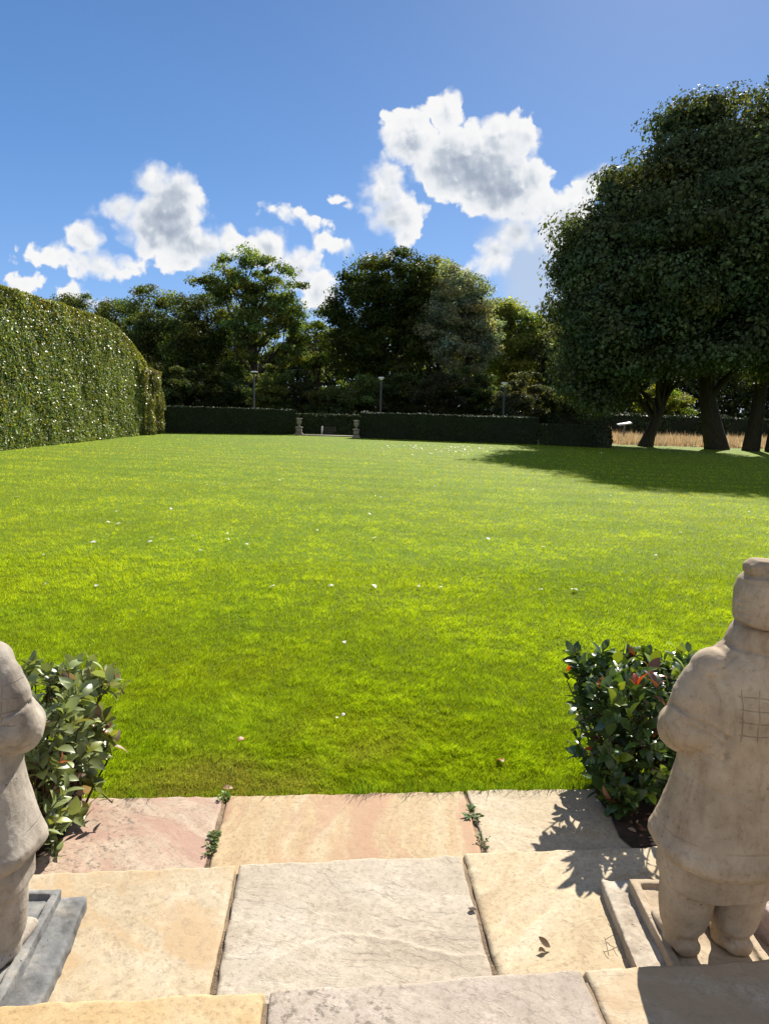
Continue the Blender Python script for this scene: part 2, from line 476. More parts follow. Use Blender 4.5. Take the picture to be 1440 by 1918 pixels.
# ------------------------------------------------------------------ steps
def slab_material(name, c, seed, band=0.0, rot=0.0, vein=0.0, spots=0.0, rust=None, stretch=1.0):
    """c: (dark, mid, light) of a riven sandstone flag."""
    m, nt, out = new_mat(name)
    co = nt.mapping(nt.coord('Object'), loc=(seed * 3.7, seed * 1.9, seed), rot=(0, 0, rot))
    warp = nt.vmath('SCALE', nt.noise(co, 2.2, 4, 0.55, out='Color'), scale=0.35)
    cw = nt.vmath('ADD', co, warp)
    bands = nt.noise(nt.mapping(cw, scale=(1.0 / stretch, 7.0 * stretch ** 0.5, 1.0)), 1.4, 5, 0.6)
    cloud = nt.noise(co, 2.6, 6, 0.6)
    fac = nt.math('ADD', nt.math('MULTIPLY', bands, band), nt.math('MULTIPLY', cloud, 1 - band))
    base = nt.ramp(fac, [(0.28, c[0]), (0.48, c[1]), (0.68, c[2])])
    grain = nt.noise(co, 160, 3, 0.7)
    m2 = nt.noise(nt.mapping(co, loc=(1, 7, 3)), 55, 5, 0.7)
    base = nt.mix(nt.smooth(m2, 0.48, 0.66, 0.0, 0.7), base, nt.vmath('MULTIPLY', base, (0.66, 0.62, 0.58)))
    base = nt.mix(nt.smooth(grain, 0.35, 0.75, 0.0, 0.30), base, nt.vmath('MULTIPLY', base, (0.62, 0.6, 0.58)))
    mott = nt.noise(co, 19, 6, 0.7)
    base = nt.mix(nt.smooth(mott, 0.46, 0.64, 0.0, 0.6), base, nt.vmath('MULTIPLY', base, (1.25, 1.25, 1.25)))
    if rust:
        r = nt.smooth(nt.noise(nt.mapping(cw, loc=(5, 2, 0), scale=(1 / stretch, 2.5, 1)), 1.7, 5, 0.6), 0.47, 0.60, 0, 0.8)
        base = nt.mix(r, base, rust)
    if spots > 0:
        sp = nt.smooth(nt.noise(nt.mapping(co, loc=(9, 4, 0)), 30, 7, 0.75), 0.53, 0.60, 0, 0.8)
        area = nt.smooth(nt.noise(nt.mapping(co, loc=(2, 8, 0)), 2.6, 4, 0.55), 0.46, 0.58, 0, spots)
        base = nt.mix(nt.math('MULTIPLY', sp, area), base, (0.13, 0.105, 0.08))
    pit = nt.voro(co, 14, 'F1')
    pits = nt.smooth(pit, 0.03, 0.07, 0.35, 0.0)
    base = nt.mix(pits, base, (0.16, 0.12, 0.09))
    h = nt.math('ADD', nt.math('MULTIPLY', nt.noise(cw, 10, 8, 0.65), 0.7), nt.math('MULTIPLY', grain, 0.15))
    if vein > 0:                       # riven ledges: stepped ridges across the flag
        rd = nt.noise(nt.mapping(cw, scale=(0.7, 2.2, 1)), 2.4, 7, 0.62)
        led = nt.ramp(rd, [(0.0, 0.0), (0.41, 0.16), (0.43, 0.30), (0.53, 0.42), (0.55, 0.60), (0.64, 0.72), (0.66, 0.86), (1.0, 1.0)])
        h = nt.math('MULTIPLY_ADD', led, 1.4 * vein, h)
    nt.l.new(principled(nt, base, 0.8, 0.25, nt.bump(h, 0.48, 0.010)), out.inputs[0])
    return m
BUFF = ((0.29, 0.215, 0.135), (0.40, 0.325, 0.215), (0.46, 0.395, 0.29))
PINK = ((0.29, 0.195, 0.145), (0.38, 0.285, 0.21), (0.43, 0.355, 0.27))
GREY = ((0.27, 0.225, 0.17), (0.37, 0.315, 0.24), (0.44, 0.39, 0.315))
ORNG = ((0.31, 0.185, 0.075), (0.41, 0.29, 0.145), (0.46, 0.365, 0.225))
MAUV = ((0.25, 0.20, 0.16), (0.34, 0.285, 0.23), (0.41, 0.355, 0.295))
M_MORTAR = soil_material('mortar', (0.14, 0.10, 0.065), (0.28, 0.21, 0.14))
M_RISER = soil_material('riser_stone', (0.15, 0.11, 0.07), (0.30, 0.225, 0.15))
Z1, Z2, Z3 = 0.03, 0.18, 0.33
steps = empty('garden_steps', (0.15, 2.2, 0.0), 'shallow flight of riven sandstone garden steps down to the lawn', 'steps')

def slab(corners, z, mat, seed, label, thick=0.05, ridge=None):
    """corners: far left, far right, near right, near left (world xy)."""
    c = np.array(corners, float)[:, :2]
    nx, ny = 130, 100
    uu, vv = np.meshgrid(np.linspace(0, 1, nx), np.linspace(0, 1, ny))
    P = ((1 - uu) * (1 - vv))[..., None] * c[0] + (uu * (1 - vv))[..., None] * c[1] + (uu * vv)[..., None] * c[2] + ((1 - uu) * vv)[..., None] * c[3]
    P3 = np.concatenate([P, np.zeros(P.shape[:2] + (1,))], -1)
    e = np.minimum(np.minimum(uu, 1 - uu) * np.linalg.norm(c[1] - c[0]), np.minimum(vv, 1 - vv) * np.linalg.norm(c[3] - c[0]))
    jit = np.stack([fbm(P3 * 9 + seed, seed, 4), fbm(P3 * 9 + 40 + seed, seed + 3, 4)], -1) * 0.0032
    edge = np.exp(-e / 0.02)[..., None]
    P = P + jit * edge
    zz = z + 0.0022 * fbm(P3 * 5, seed + 7, 5, 0.55) + 0.0015 * fbm(P3 * 1.4, seed + 8, 2)
    chip = np.clip(0.55 + 0.9 * fbm(P3 * 14, seed + 12, 3), 0.15, 2.0)
    if ridge is not None:                               # raised broken edge where a layer of the stone has split off
        rp = np.array(ridge, float); dm = np.full(P.shape[:2], 9.0); sd = np.zeros(P.shape[:2])
        Pw = P + 0.012 * np.stack([fbm(P3 * 8, 71, 3), fbm(P3 * 8, 72, 3)], -1)
        for a, b in zip(rp[:-1], rp[1:]):
            d = b - a; q = Pw - a; t = np.clip((q @ d) / (d @ d), 0, 1); dd = np.linalg.norm(q - t[..., None] * d, axis=-1)
            side = d[0] * q[..., 1] - d[1] * q[..., 0]; sd = np.where(dd < dm, np.sign(side) * dd, sd); dm = np.minimum(dm, dd)
        zz = zz - 0.0045 / (1 + np.exp(-sd / 0.003)) * np.exp(-np.abs(sd) / 0.12) + 0.0028 * np.exp(-((sd + 0.008) / 0.008) ** 2)
    zz -= 0.008 * np.exp(-e / 0.005) * chip
    top = np.concatenate([P, zz[..., None]], -1).reshape(-1, 3)
    Q = np.array([[j * nx + i, (j + 1) * nx + i, (j + 1) * nx + i + 1, j * nx + i + 1] for j in range(ny - 1) for i in range(nx - 1)])
    ring = [i for i in range(nx)] + [j * nx + nx - 1 for j in range(1, ny)] + [(ny - 1) * nx + i for i in range(nx - 2, -1, -1)] + [j * nx for j in range(ny - 2, 0, -1)]
    low = top[ring].copy(); low[:, 2] = z - thick
    ctr = c.mean(0); 
    mid = top[ring].copy(); mid[:, 2] = z - thick * 0.5
    mid[:, :2] += unit(mid[:, :2] - ctr) * (0.004 + 0.004 * fbm(mid * 20, seed, 3)[:, None])
    n0 = len(top); m = len(ring)
    V = np.concatenate([top, mid, low])
    a = np.array(ring); b = np.roll(a, -1); i0 = np.arange(m); i1 = (i0 + 1) % m
    S1 = np.stack([a, b, n0 + i1, n0 + i0], -1); S2 = np.stack([n0 + i0, n0 + i1, n0 + m + i1, n0 + m + i0], -1)
    o = make_mesh('slab', V, [np.concatenate([Q, S1, S2])], mat, steps, smooth=True)
    o.data.polygons.foreach_set('use_smooth', np.ones(len(o.data.polygons), bool))
    o['label'] = label
    return o
def zq(px, py, z): return on_z(px, py, z)[:2]
def back(p, q, dist):      # point at `dist` behind p, along the flag's side direction q
    return np.array(p) + unit(np.array(q)) * dist
SIDE = unit(np.array([math.sin(R(6.0)), -1.0]))       # towards the viewer along the joints
def flag(p0, p1, z, depth, mat, seed, label, s0=None, s1=None, ridge=None):
    a, b = zq(*p0, z), zq(*p1, z)
    d0 = unit(zq(*s0, z) - a) if s0 else SIDE
    d1 = unit(zq(*s1, z) - b) if s1 else SIDE
    return slab([a, b, b + d1 * depth, a + d0 * depth], z, mat, seed, label, ridge=None if ridge is None else [zq(*q, z) for q in ridge])
m1a = slab_material('flag_pink_mottled', PINK, 1.0, 0.7, 0.6, 0.5, 1.0, (0.33, 0.20, 0.15))
m1b = slab_material('flag_amber_banded', ((0.34, 0.235, 0.125), (0.40, 0.30, 0.175), (0.43, 0.35, 0.225)), 2.3, 0.85, 1.66, 0.15, 0.25, (0.345, 0.205, 0.125), 4.0)
m1c = slab_material('flag_buff_pale', BUFF, 3.1, 0.4, 0.3, 0.5, 0.3)
m2a = slab_material('flag_buff_orange', BUFF, 4.7, 0.5, 0.7, 0.2, 0.3, (0.385, 0.27, 0.15))
m2b = slab_material('flag_grey_riven', GREY, 5.9, 0.4, 0.25, 1.0, 0.0)
m2c = slab_material('flag_cream_veined', ((0.30, 0.215, 0.125), (0.42, 0.33, 0.205), (0.48, 0.41, 0.29)), 6.4, 0.7, -0.7, 0.8, 0.0)
m3a = slab_material('flag_ochre', ORNG, 7.2, 0.3, 0.3, 0.2, 0.1)
m3b = slab_material('flag_mauve_grey', MAUV, 8.5, 0.4, 0.4, 0.9, 1.0)
m3c = slab_material('flag_sand', BUFF, 9.1, 0.4, 0.2, 0.5, 0.0, (0.36, 0.25, 0.145))
flag((-120, 1500), (417, 1491), Z1, 0.72, m1a, 11, 'pink and brown mottled slab', s1=(383, 1622))
flag((428, 1490), (866, 1482), Z1, 0.72, m1b, 12, 'amber slab with red brown bands', s0=(393, 1620), s1=(899, 1592))
flag((874, 1481), (1235, 1475), Z1, 0.72, m1c, 13, 'pale buff slab partly in the right shrub shadow', s0=(911, 1592))
flag((-330, 1652), (440, 1622), Z2, 0.80, m2a, 21, 'buff slab with an orange diagonal stain', s1=(391, 1857))
flag((449, 1619), (862, 1601), Z2, 0.80, m2b, 22, 'grey riven slab crossed by a pale ridge', s0=(404, 1857), s1=(920, 1822),
     ridge=[(420, 1870), (455, 1838), (520, 1795), (565, 1768), (635, 1743), (690, 1750), (745, 1757), (785, 1772), (835, 1783), (925, 1787)])
flag((869, 1598), (1760, 1566), Z2, 0.80, m2c, 23, 'cream slab with fine slanting veins', s0=(932, 1822))
flag((-420, 1905), (494, 1856), Z3, 0.62, m3a, 31, 'ochre yellow slab', s1=(487, 1918))
flag((508, 1854), (1087, 1816), Z3, 0.62, m3b, 32, 'mauve grey slab with dark speckling', s0=(501, 1918), s1=(1130, 1918))
flag((1094, 1816), (1900, 1770), Z3, 0.62, m3c, 33, 'sand coloured slab in the right statue shadow', s0=(1140, 1918))
# mortar beds and risers below the slabs
ex = unit(zq(862, 1601, Z2) - zq(449, 1619, Z2)); ex3 = np.array([ex[0], ex[1], 0]); ey3 = np.array([-ex[1], ex[0], 0])
def course(name, pfar, inset, depth, z0, z1, x0, x1, mat):
    o = np.array([*zq(*pfar[:2], pfar[2]), 0.0]) - ey3 * inset
    a = o + ex3 * x0; b = o + ex3 * x1
    V = [a + (0, 0, z0), b + (0, 0, z0), b - ey3 * depth + (0, 0, z0), a - ey3 * depth + (0, 0, z0)]
    V += [p + np.array([0, 0, z1 - z0]) for p in V]
    g = Geo(); g.add(np.array(V), [[(0, 1, 2, 3), (4, 7, 6, 5), (0, 4, 5, 1), (1, 5, 6, 2), (2, 6, 7, 3), (3, 7, 4, 0)]])
    return g.build(name, mat, steps)
course('mortar_bed', (640, 1487, Z1), 0.02, 0.80, -0.03, Z1 - 0.011, -1.95, 2.0, M_MORTAR)
course('riser', (640, 1611, Z2), 0.04, 0.90, -0.03, Z2 - 0.013, -2.1, 2.6, M_MORTAR)
course('riser', (640, 1845, Z3), 0.04, 0.70, -0.03, Z3 - 0.008, -2.1, 2.6, M_MORTAR)
M_TERR = slab_material('terrace_flags', BUFF, 12.0, 0.3, 0.0, 0.4, 0.2)
sheet('terrace', -9, 9, -9, 1.18, 0.318, M_TERR)

# footprint of the paving (no grass on it)
FP = [zq(-120, 1502, Z1), zq(417, 1493, Z1), zq(866, 1484, Z1), zq(1235, 1477, Z1)]
def grass_mask(x, y):
    xs = np.array([p[0] for p in FP]); ys = np.array([p[1] for p in FP])
    lim = np.interp(x, xs, ys)
    inx = (x > xs[0] - 0.02) & (x < xs[-1] + 0.02)
    soil = ((x > 1.14) & (x < 1.9) & (y < 3.64)) | ((x > -2.2) & (x < -1.43) & (y < 3.26))
    return ~((y < lim + 0.012) & inx) & ~(y < 2.95) & ~soil

# ------------------------------------------------------------------ grass (uncountable)
def build_grass():
    rng = np.random.default_rng(5)
    n = 1200000
    y0, y1 = 2.95, 52.0
    q = rng.uniform(0, 1, n)
    Y = 1 / (1 / y0 + q * (1 / y1 - 1 / y0))
    X = rng.uniform(-1, 1, n) * (0.62 * Y + 0.8)
    k = grass_mask(X, Y) & (X > -14.6); X, Y = X[k], Y[k]; n = len(X)
    # thin out at random where the turf is bare
    P = np.stack([X, Y, np.zeros(n)], -1)
    patch = fbm(P * 0.55, 3, 3); tuft = fbm(P * 7.0, 4, 3); tuft2 = fbm(P * 22.0, 6, 2)
    worn = np.clip(1 - (Y - 3.6) / 0.9, 0, 1) * np.clip(0.35 + fbm(P * 2.0, 8, 3), 0, 1)
    sc_ = np.clip(Y / 5.0, 1, 7) ** 0.85
    h = (0.017 + 0.008 * tuft + 0.009 * tuft2) * np.exp(rng.normal(0, 0.25, n)) * np.clip(Y / 6, 1, 2.0) ** 0.35 * (1 - 0.45 * worn)
    h = np.clip(h, 0.006, 0.08)
    wd = 0.0030 * sc_ * np.exp(rng.normal(0, 0.2, n))
    ang = rng.uniform(0, 2 * math.pi, n)
    side = np.stack([np.cos(ang), np.sin(ang), np.zeros(n)], -1)
    la = 2.5 * fbm(P * 1.1, 21, 3) + rng.normal(0, 1.1, n)
    lean = np.stack([np.cos(la), np.sin(la), np.zeros(n)], -1) * (h * rng.uniform(0.5, 1.7, n))[:, None]
    b = P + np.array([0, 0, -0.010])
    tip = b + lean + np.array([0, 0, 1.0]) * (h + 0.010)[:, None]
    mid = b + lean * 0.35 + np.array([0, 0, 0.6]) * (h + 0.010)[:, None]
    far = np.clip((Y - 5) / 22, 0, 1)[:, None]
    col = (np.array([0.245, 0.370, 0.010]) * (1 - far) + np.array([0.36, 0.430, 0.026]) * far) * np.exp(rng.normal(0, 0.26, n) + 0.34 * tuft + 0.12 * patch + 0.26 * tuft2)[:, None]
    yel = np.clip(0.15 + 0.50 * fbm(P * 0.8, 31, 4) + rng.normal(0, 0.18, n), 0, 1)[:, None]
    col = col * (1 - 0.5 * yel) + np.array([0.345, 0.39, 0.016]) * 0.5 * yel
    # mowing bands across the far lawn, sheen of leaning blades put into the colour
    band = np.sin((Y + 0.12 * X) * 2 * math.pi / 1.7 + 0.9 * fbm(P * 0.3, 55, 2))
    col *= (1 + 0.20 * np.tanh(2 * band) * np.clip((Y - 9) / 12, 0, 1))[:, None]
    dead = np.clip(worn * 1.0 + (rng.random(n) < 0.035) * 0.7, 0, 1)[:, None]
    col = col * (1 - dead * 0.6) + np.array([0.27, 0.225, 0.09]) * dead * 0.6
    near = Y < 9
    nn, nf = near.sum(), (~near).sum()
    s2 = side * (wd * 0.5)[:, None]
    Vn = np.stack([b - s2, b + s2, mid + s2 * 0.8, mid - s2 * 0.8, tip], 1)[near].reshape(-1, 3)
    Vf = np.stack([b - s2, b + s2, tip], 1)[~near].reshape(-1, 3)
    i = np.arange(nn)[:, None] * 5
    Q = i + np.array([[0, 1, 2, 3]]); T = i + np.array([[3, 2, 4]])
    Tf = nn * 5 + np.arange(nf * 3).reshape(-1, 3)
    cn, cf = col[near], col[~near]
    o = make_mesh('grass', np.concatenate([Vn, Vf]), [Q, np.concatenate([T, Tf])], M_GRASS, col=np.clip(np.concatenate([cn, cn, cf]), 0, 0.6))
    tag(o, 'bright green mown grass covering the wide garden lawn', 'grass', kind='stuff')
build_grass()

# longer tufts leaning over the edge of the lowest slabs
def grass_fringe():
    rng = np.random.default_rng(8)
    xs = np.array([p[0] for p in FP]); ys = np.array([p[1] for p in FP])
    n = 2200
    X = rng.uniform(xs[0], xs[-1], n)
    cl = fbm(np.stack([X * 5, X * 0, X * 0], -1), 2, 3)
    k = rng.random(n) < np.clip(0.35 + 0.9 * cl, 0.06, 1); X = X[k]; cl = cl[k]; n = len(X)
    Y = np.interp(X, xs, ys) + np.abs(rng.normal(0, 0.035, n)) + 0.006
    h = 0.035 * np.exp(rng.normal(0, 0.35, n)) * (1 + 0.8 * np.clip(cl, 0, 1)); wd = 0.0035
    a = rng.uniform(0, 2 * math.pi, n); s = np.stack([np.cos(a), np.sin(a), 0 * a], -1) * wd * 0.5
    ln = np.stack([rng.normal(0, 0.6, n), rng.normal(0.15, 0.45, n), 0 * a], -1) * h[:, None]
    b = np.stack([X, Y, 0 * X - 0.01], -1)
    m = b + ln * 0.4 + np.array([0, 0, 0.65]) * (h + 0.03)[:, None]; t = b + ln + np.array([0, 0, 1.0]) * (h + 0.03)[:, None] * 0.95
    V = np.stack([b - s, b + s, m + s * .8, m - s * .8, t], 1).reshape(-1, 3); i = np.arange(n)[:, None] * 5
    c = jcol((0.13, 0.22, 0.015), n, rng, 0.25, 0.15)
    o = make_mesh('edge_grass', V, [i + np.array([[0, 1, 2, 3]]), i + np.array([[3, 2, 4]])], M_GRASS, col=np.concatenate([c, c]))
    tag(o, 'longer unmown grass along the edge of the lowest slabs', 'grass', kind='stuff')
grass_fringe()

# ------------------------------------------------------------------ hedges
def surf_box(x0, x1, y0, y1, z0, z1, n, rng):
    """n random points with normals on the five open faces of a box."""
    A = np.array([(y1 - y0) * (z1 - z0)] * 2 + [(x1 - x0) * (z1 - z0)] * 2 + [(x1 - x0) * (y1 - y0)])
    f = rng.choice(5, n, p=A / A.sum())
    P = np.stack([rng.uniform(x0, x1, n), rng.uniform(y0, y1, n), rng.uniform(z0, z1, n)], -1); N = np.zeros((n, 3))
    for k, (ax, val, s) in enumerate([(0, x0, -1), (0, x1, 1), (1, y0, -1), (1, y1, 1), (2, z1, 1)]):
        P[f == k, ax] = val; N[f == k, ax] = s
    return P, N
def core_grid(g, x0, x1, y0, y1, z0, z1, amp, seed, step=0.3, bev=0.12):
    """rough dark inner body of a hedge."""
    def face(a, b, fn):
        na, nb = max(2, int(abs(a[1] - a[0]) / step) + 1), max(2, int(abs(b[1] - b[0]) / step) + 1)
        A, B = np.meshgrid(np.linspace(*a, na), np.linspace(*b, nb))
        P = fn(A, B).reshape(-1, 3)
        P = P + amp * np.stack([fbm(P * 1.3, seed, 3), fbm(P * 1.3 + 9, seed, 3), fbm(P * 1.3 + 19, seed, 3)], -1)
        Q = np.array([[j * na + i, j * na + i + 1, (j + 1) * na + i + 1, (j + 1) * na + i] for j in range(nb - 1) for i in range(na - 1)])
        g.add(P, [Q])
    st = lambda a, b, c: np.stack([a, b, c], -1)
    face((x0, x1), (z0, z1), lambda a, b: st(a, 0 * a + y0, b)); face((x0, x1), (z0, z1), lambda a, b: st(a, 0 * a + y1, b))
    face((y0, y1), (z0, z1), lambda a, b: st(0 * a + x0, a, b)); face((y0, y1), (z0, z1), lambda a, b: st(0 * a + x1, a, b))
    face((x0, x1), (y0, y1), lambda a, b: st(a, b, 0 * a + z1))
def hedge(name, label, cat, group, boxes, nleaf, L, color, mat, seed, amp=0.08, depth=0.12, rot=0.0, pivot=(0, 0, 0), inset=0.1, tipcol=None, norm=0.55, warp=None):
    rng = np.random.default_rng(seed)
    g = Geo(); Ps, Ns = [], []
    tot = sum((b[1]-b[0]) * (b[5]-b[4]) * 2 + (b[3]-b[2]) * (b[5]-b[4]) * 2 + (b[1]-b[0]) * (b[3]-b[2]) for b in boxes)
    for b in boxes:
        a = (b[1]-b[0]) * (b[5]-b[4]) * 2 + (b[3]-b[2]) * (b[5]-b[4]) * 2 + (b[1]-b[0]) * (b[3]-b[2])
        core_grid(g, b[0] + inset, b[1] - inset, b[2] + inset, b[3] - inset, b[4] - 0.05, b[5] - inset, amp, seed, max(0.12, L * 2.2))
        p, nn = surf_box(*b, int(nleaf * a / tot), rng); Ps.append(p); Ns.append(nn)
    P = np.concatenate(Ps); N = np.concatenate(Ns); n = len(P)
    und = fbm(P * 0.9, seed + 1, 3); lump = fbm(P * 3.0, seed + 2, 2)
    P = P + N * (amp * 1.3 * und + amp * 0.8 * lump - np.abs(rng.normal(0, depth, n)))[:, None]
    top = N[:, 2] > 0.5
    nr = unit(N * 0.8 + rng.normal(size=(n, 3)) * norm + np.array([0, 0, 0.25]))
    LL = L * np.exp(rng.normal(0, 0.2, n))
    V, Q = leaf_diamonds(P, nr, LL, LL * rng.uniform(0.5, 0.75, n), rng, 0.5)
    c = jcol(color, n, rng, 0.28, 0.15) * np.exp(0.22 * und)[:, None]
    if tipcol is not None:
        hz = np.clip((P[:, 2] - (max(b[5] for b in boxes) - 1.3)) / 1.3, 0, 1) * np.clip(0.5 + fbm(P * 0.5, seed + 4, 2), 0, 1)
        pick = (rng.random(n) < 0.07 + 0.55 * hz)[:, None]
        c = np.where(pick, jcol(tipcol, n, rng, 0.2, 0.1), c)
    gV = np.concatenate(g.V); gF = np.concatenate(g.F[4])
    allV = np.concatenate([gV, V])
    if warp is not None: allV = warp(allV)
    F = np.concatenate([gF, Q + len(gV)])
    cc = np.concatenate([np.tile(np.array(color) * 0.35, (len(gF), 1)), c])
    if rot:
        pv = np.array(pivot); ca, sa = math.cos(rot), math.sin(rot); d = allV - pv
        allV = pv + np.stack([d[:, 0] * ca - d[:, 1] * sa, d[:, 0] * sa + d[:, 1] * ca, d[:, 2]], -1)
    ctr = allV.mean(0); ctr[2] = 0
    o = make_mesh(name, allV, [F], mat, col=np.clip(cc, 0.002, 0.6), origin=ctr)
    return tag(o, label, cat, group)
# tall beech-like hedge on the left (about 6.3 m high), its far shoulder rounded off
def round_end(P):
    P = P.copy(); t = np.clip((P[:, 1] - 36.0) / 7.6, 0, 1)
    P[:, 2] *= 1 - 0.36 * t ** 2.2
    return P
hedge('tall_hedge', 'tall clipped leafy hedge with glossy leaves along the left of the lawn', 'hedge', None,
      [(-17.2, -14.5, 14.0, 43.6, 0.0, 6.15)], 290000, 0.100, (0.175, 0.225, 0.072), M_HEDGE, 41, 0.055, 0.07, inset=0.26,
      tipcol=(0.27, 0.25, 0.04), norm=0.6, warp=round_end)
hedge('hedge_end', 'lower rounded hedge bush at the far end of the tall left hedge', 'hedge', None,
      [(-17.0, -14.3, 42.3, 45.6, 0.0, 3.85)], 34000, 0.115, (0.165, 0.18, 0.05), M_HEDGE, 42, 0.18, 0.13, inset=0.35, tipcol=(0.17, 0.15, 0.03))
# low clipped yew hedges at the far end
def yew(name, label, pl, pr, top_l, thick, seed, grp='low clipped hedges at the end of the lawn', dz=0.0, n=26000):
    a, b = on_z(*pl, 0.0), on_z(*pr, 0.0)
    L = np.linalg.norm((b - a)[:2]); rot = math.atan2(b[1] - a[1], b[0] - a[0])
    return hedge(name, label, 'hedge', grp, [(a[0], a[0] + L, a[1], a[1] + thick, 0.0, top_l)], n, 0.075, (0.022, 0.038, 0.010), M_YEW, seed,
                 0.035, 0.03, rot, (a[0], a[1], 0), 0.05, norm=0.5)
yew('low_hedge', 'low dark clipped hedge left of the gap, beside the tall hedge', (262, 810), (556, 814), 1.74, 1.3, 51)
yew('low_hedge', 'long low dark clipped hedge right of the gap', (673, 820), (1006, 833), 1.72, 1.3, 52)
yew('low_hedge', 'lower dark clipped hedge stepping down beyond the long right hedge', (1007, 833), (1110, 838), 1.32, 1.3, 53, n=10000)
hedge('end_shrub', 'small dark shrub at the right end of the low hedge', 'shrub', None,
      [(*(lambda p: (p[0] - 0.1, p[0] + 1.0, p[1] - 0.2, p[1] + 0.9))(on_z(1112, 838, 0)), 0.0, 1.15)], 5000, 0.10, (0.035, 0.045, 0.018), M_HEDGE, 54, 0.12, 0.1, inset=0.2)
hedge('back_hedge', 'dark hedge seen through the gap between the low hedges', 'hedge', None, [(-9.0, 3.0, 52.5, 54.0, 0.0, 1.45)], 26000, 0.10, (0.030, 0.050, 0.014), M_YEW, 55, 0.08, 0.06)
hedge('meadow_hedge', 'long dark hedge behind the dry meadow strip on the right', 'hedge', None, [(12.0, 62.0, 68.0, 69.5, 0.0, 2.1)], 40000, 0.16, (0.030, 0.048, 0.016), M_YEW, 56, 0.16, 0.1)

# ------------------------------------------------------------------ trees beyond the hedges
GT = 'trees beyond the lawn'
def at_ground(px, Y): 
    p = on_y(px, 770, Y); return (p[0], Y, 0.0)
def wood_tree(name, label, px, Y, lobes, seed, color, nleaf=26000, L=0.26, tr=0.32, ttop=None, **kw):
    Y *= 1.34; tr *= 1.25; L *= 1.0; nleaf = int(nleaf * 1.7); kw['clump'] = kw.get('clump', 1.1) * 1.2
    b = at_ground(px, Y); lob = [E(l[0], l[1], Y + (l[4] if len(l) > 4 else 0), l[2], l[3]) for l in lobes]
    zt = max(l[2] + 0.35 * l[5] for l in lob) if ttop is None else ttop
    return tree(name, label, 'tree', GT, b, lob, (b[0] + 0.3, Y, zt), tr, color, nleaf, L, seed, **kw)
DKG = (0.082, 0.112, 0.034); OAK = (0.128, 0.176, 0.046); LIM = (0.20, 0.235, 0.05); SIL = (0.21, 0.245, 0.165)
wood_tree('dark_tree', 'small dark tree showing above the middle of the tall left hedge', 140, 82, [(142, 600, 55, 48), (100, 620, 50, 40)], 61, DKG, 14000, 0.30, n_limbs=8)
wood_tree('dark_tree', 'dark rounded tree just above the far shoulder of the tall hedge', 222, 76, [(222, 620, 52, 58), (190, 640, 40, 40)], 62, DKG, 16000, 0.28, n_limbs=8)
wood_tree('dark_tree', 'dark bushy tree left of the big open oak', 296, 72, [(296, 610, 66, 66), (330, 640, 50, 60), (280, 680, 60, 50)], 63, DKG, 24000, 0.27)
wood_tree('open_oak', 'open crowned oak with spreading branches, tallest left of centre', 478, 62,
          [(440, 520, 62, 42), (510, 530, 55, 46), (470, 510, 40, 40), (400, 545, 42, 26), (540, 580, 32, 36), (470, 590, 70, 40), (500, 640, 70, 46)], 64, OAK, 26000, 0.24, 0.36,
          n_limbs=34, clump=0.75, shell=0.75, sparse=0.25, ttop=15)
wood_tree('leafy_tree', 'mid height leafy tree in front of the oak on its left', 385, 66, [(385, 610, 62, 56), (420, 670, 60, 60), (350, 680, 50, 60)], 65, (0.05, 0.072, 0.018), 26000, 0.25)
wood_tree('slender_tree', 'small slender tree with bare lower trunks in the dip between crowns', 592, 64, [(590, 640, 44, 44), (560, 660, 36, 40), (618, 690, 34, 40)], 66, OAK, 9000, 0.22, 0.16,
          n_limbs=22, clump=0.6, sparse=0.2)
wood_tree('dark_oak', 'tall dark oak right of the dip, broadest crown in the middle', 715, 60,
          [(720, 530, 80, 58), (680, 580, 66, 60), (770, 560, 66, 66), (620, 590, 34, 26), (720, 640, 85, 60), (660, 660, 60, 50)], 67, (0.046, 0.070, 0.016), 46000, 0.25, 0.42, n_limbs=26, clump=0.95, shell=0.7)
wood_tree('leafy_tree', 'dark tree between the tall dark oak and the silvery tree', 806, 61, [(806, 545, 44, 54), (790, 620, 56, 60)], 68, OAK, 18000, 0.24)
wood_tree('silver_tree', 'silvery grey leaved tree right of the dark oak', 868, 58,
          [(850, 540, 44, 50), (880, 580, 44, 60), (830, 610, 46, 60), (900, 620, 36, 50), (870, 660, 56, 44)], 69, SIL, 34000, 0.21, 0.35, clump=0.8, n_limbs=22)
wood_tree('lime_green_tree', 'yellow green tree right of the silvery tree', 962, 64, [(930, 600, 40, 42), (965, 620, 52, 48), (1000, 640, 34, 40), (960, 680, 60, 46)], 70, LIM, 24000, 0.25)
wood_tree('grey_green_tree', 'grey green tree at the left edge of the big right hand trees', 1044, 62, [(1040, 670, 40, 46), (1070, 650, 40, 60), (1050, 720, 46, 40)], 71, (0.085, 0.10, 0.045), 18000, 0.23)
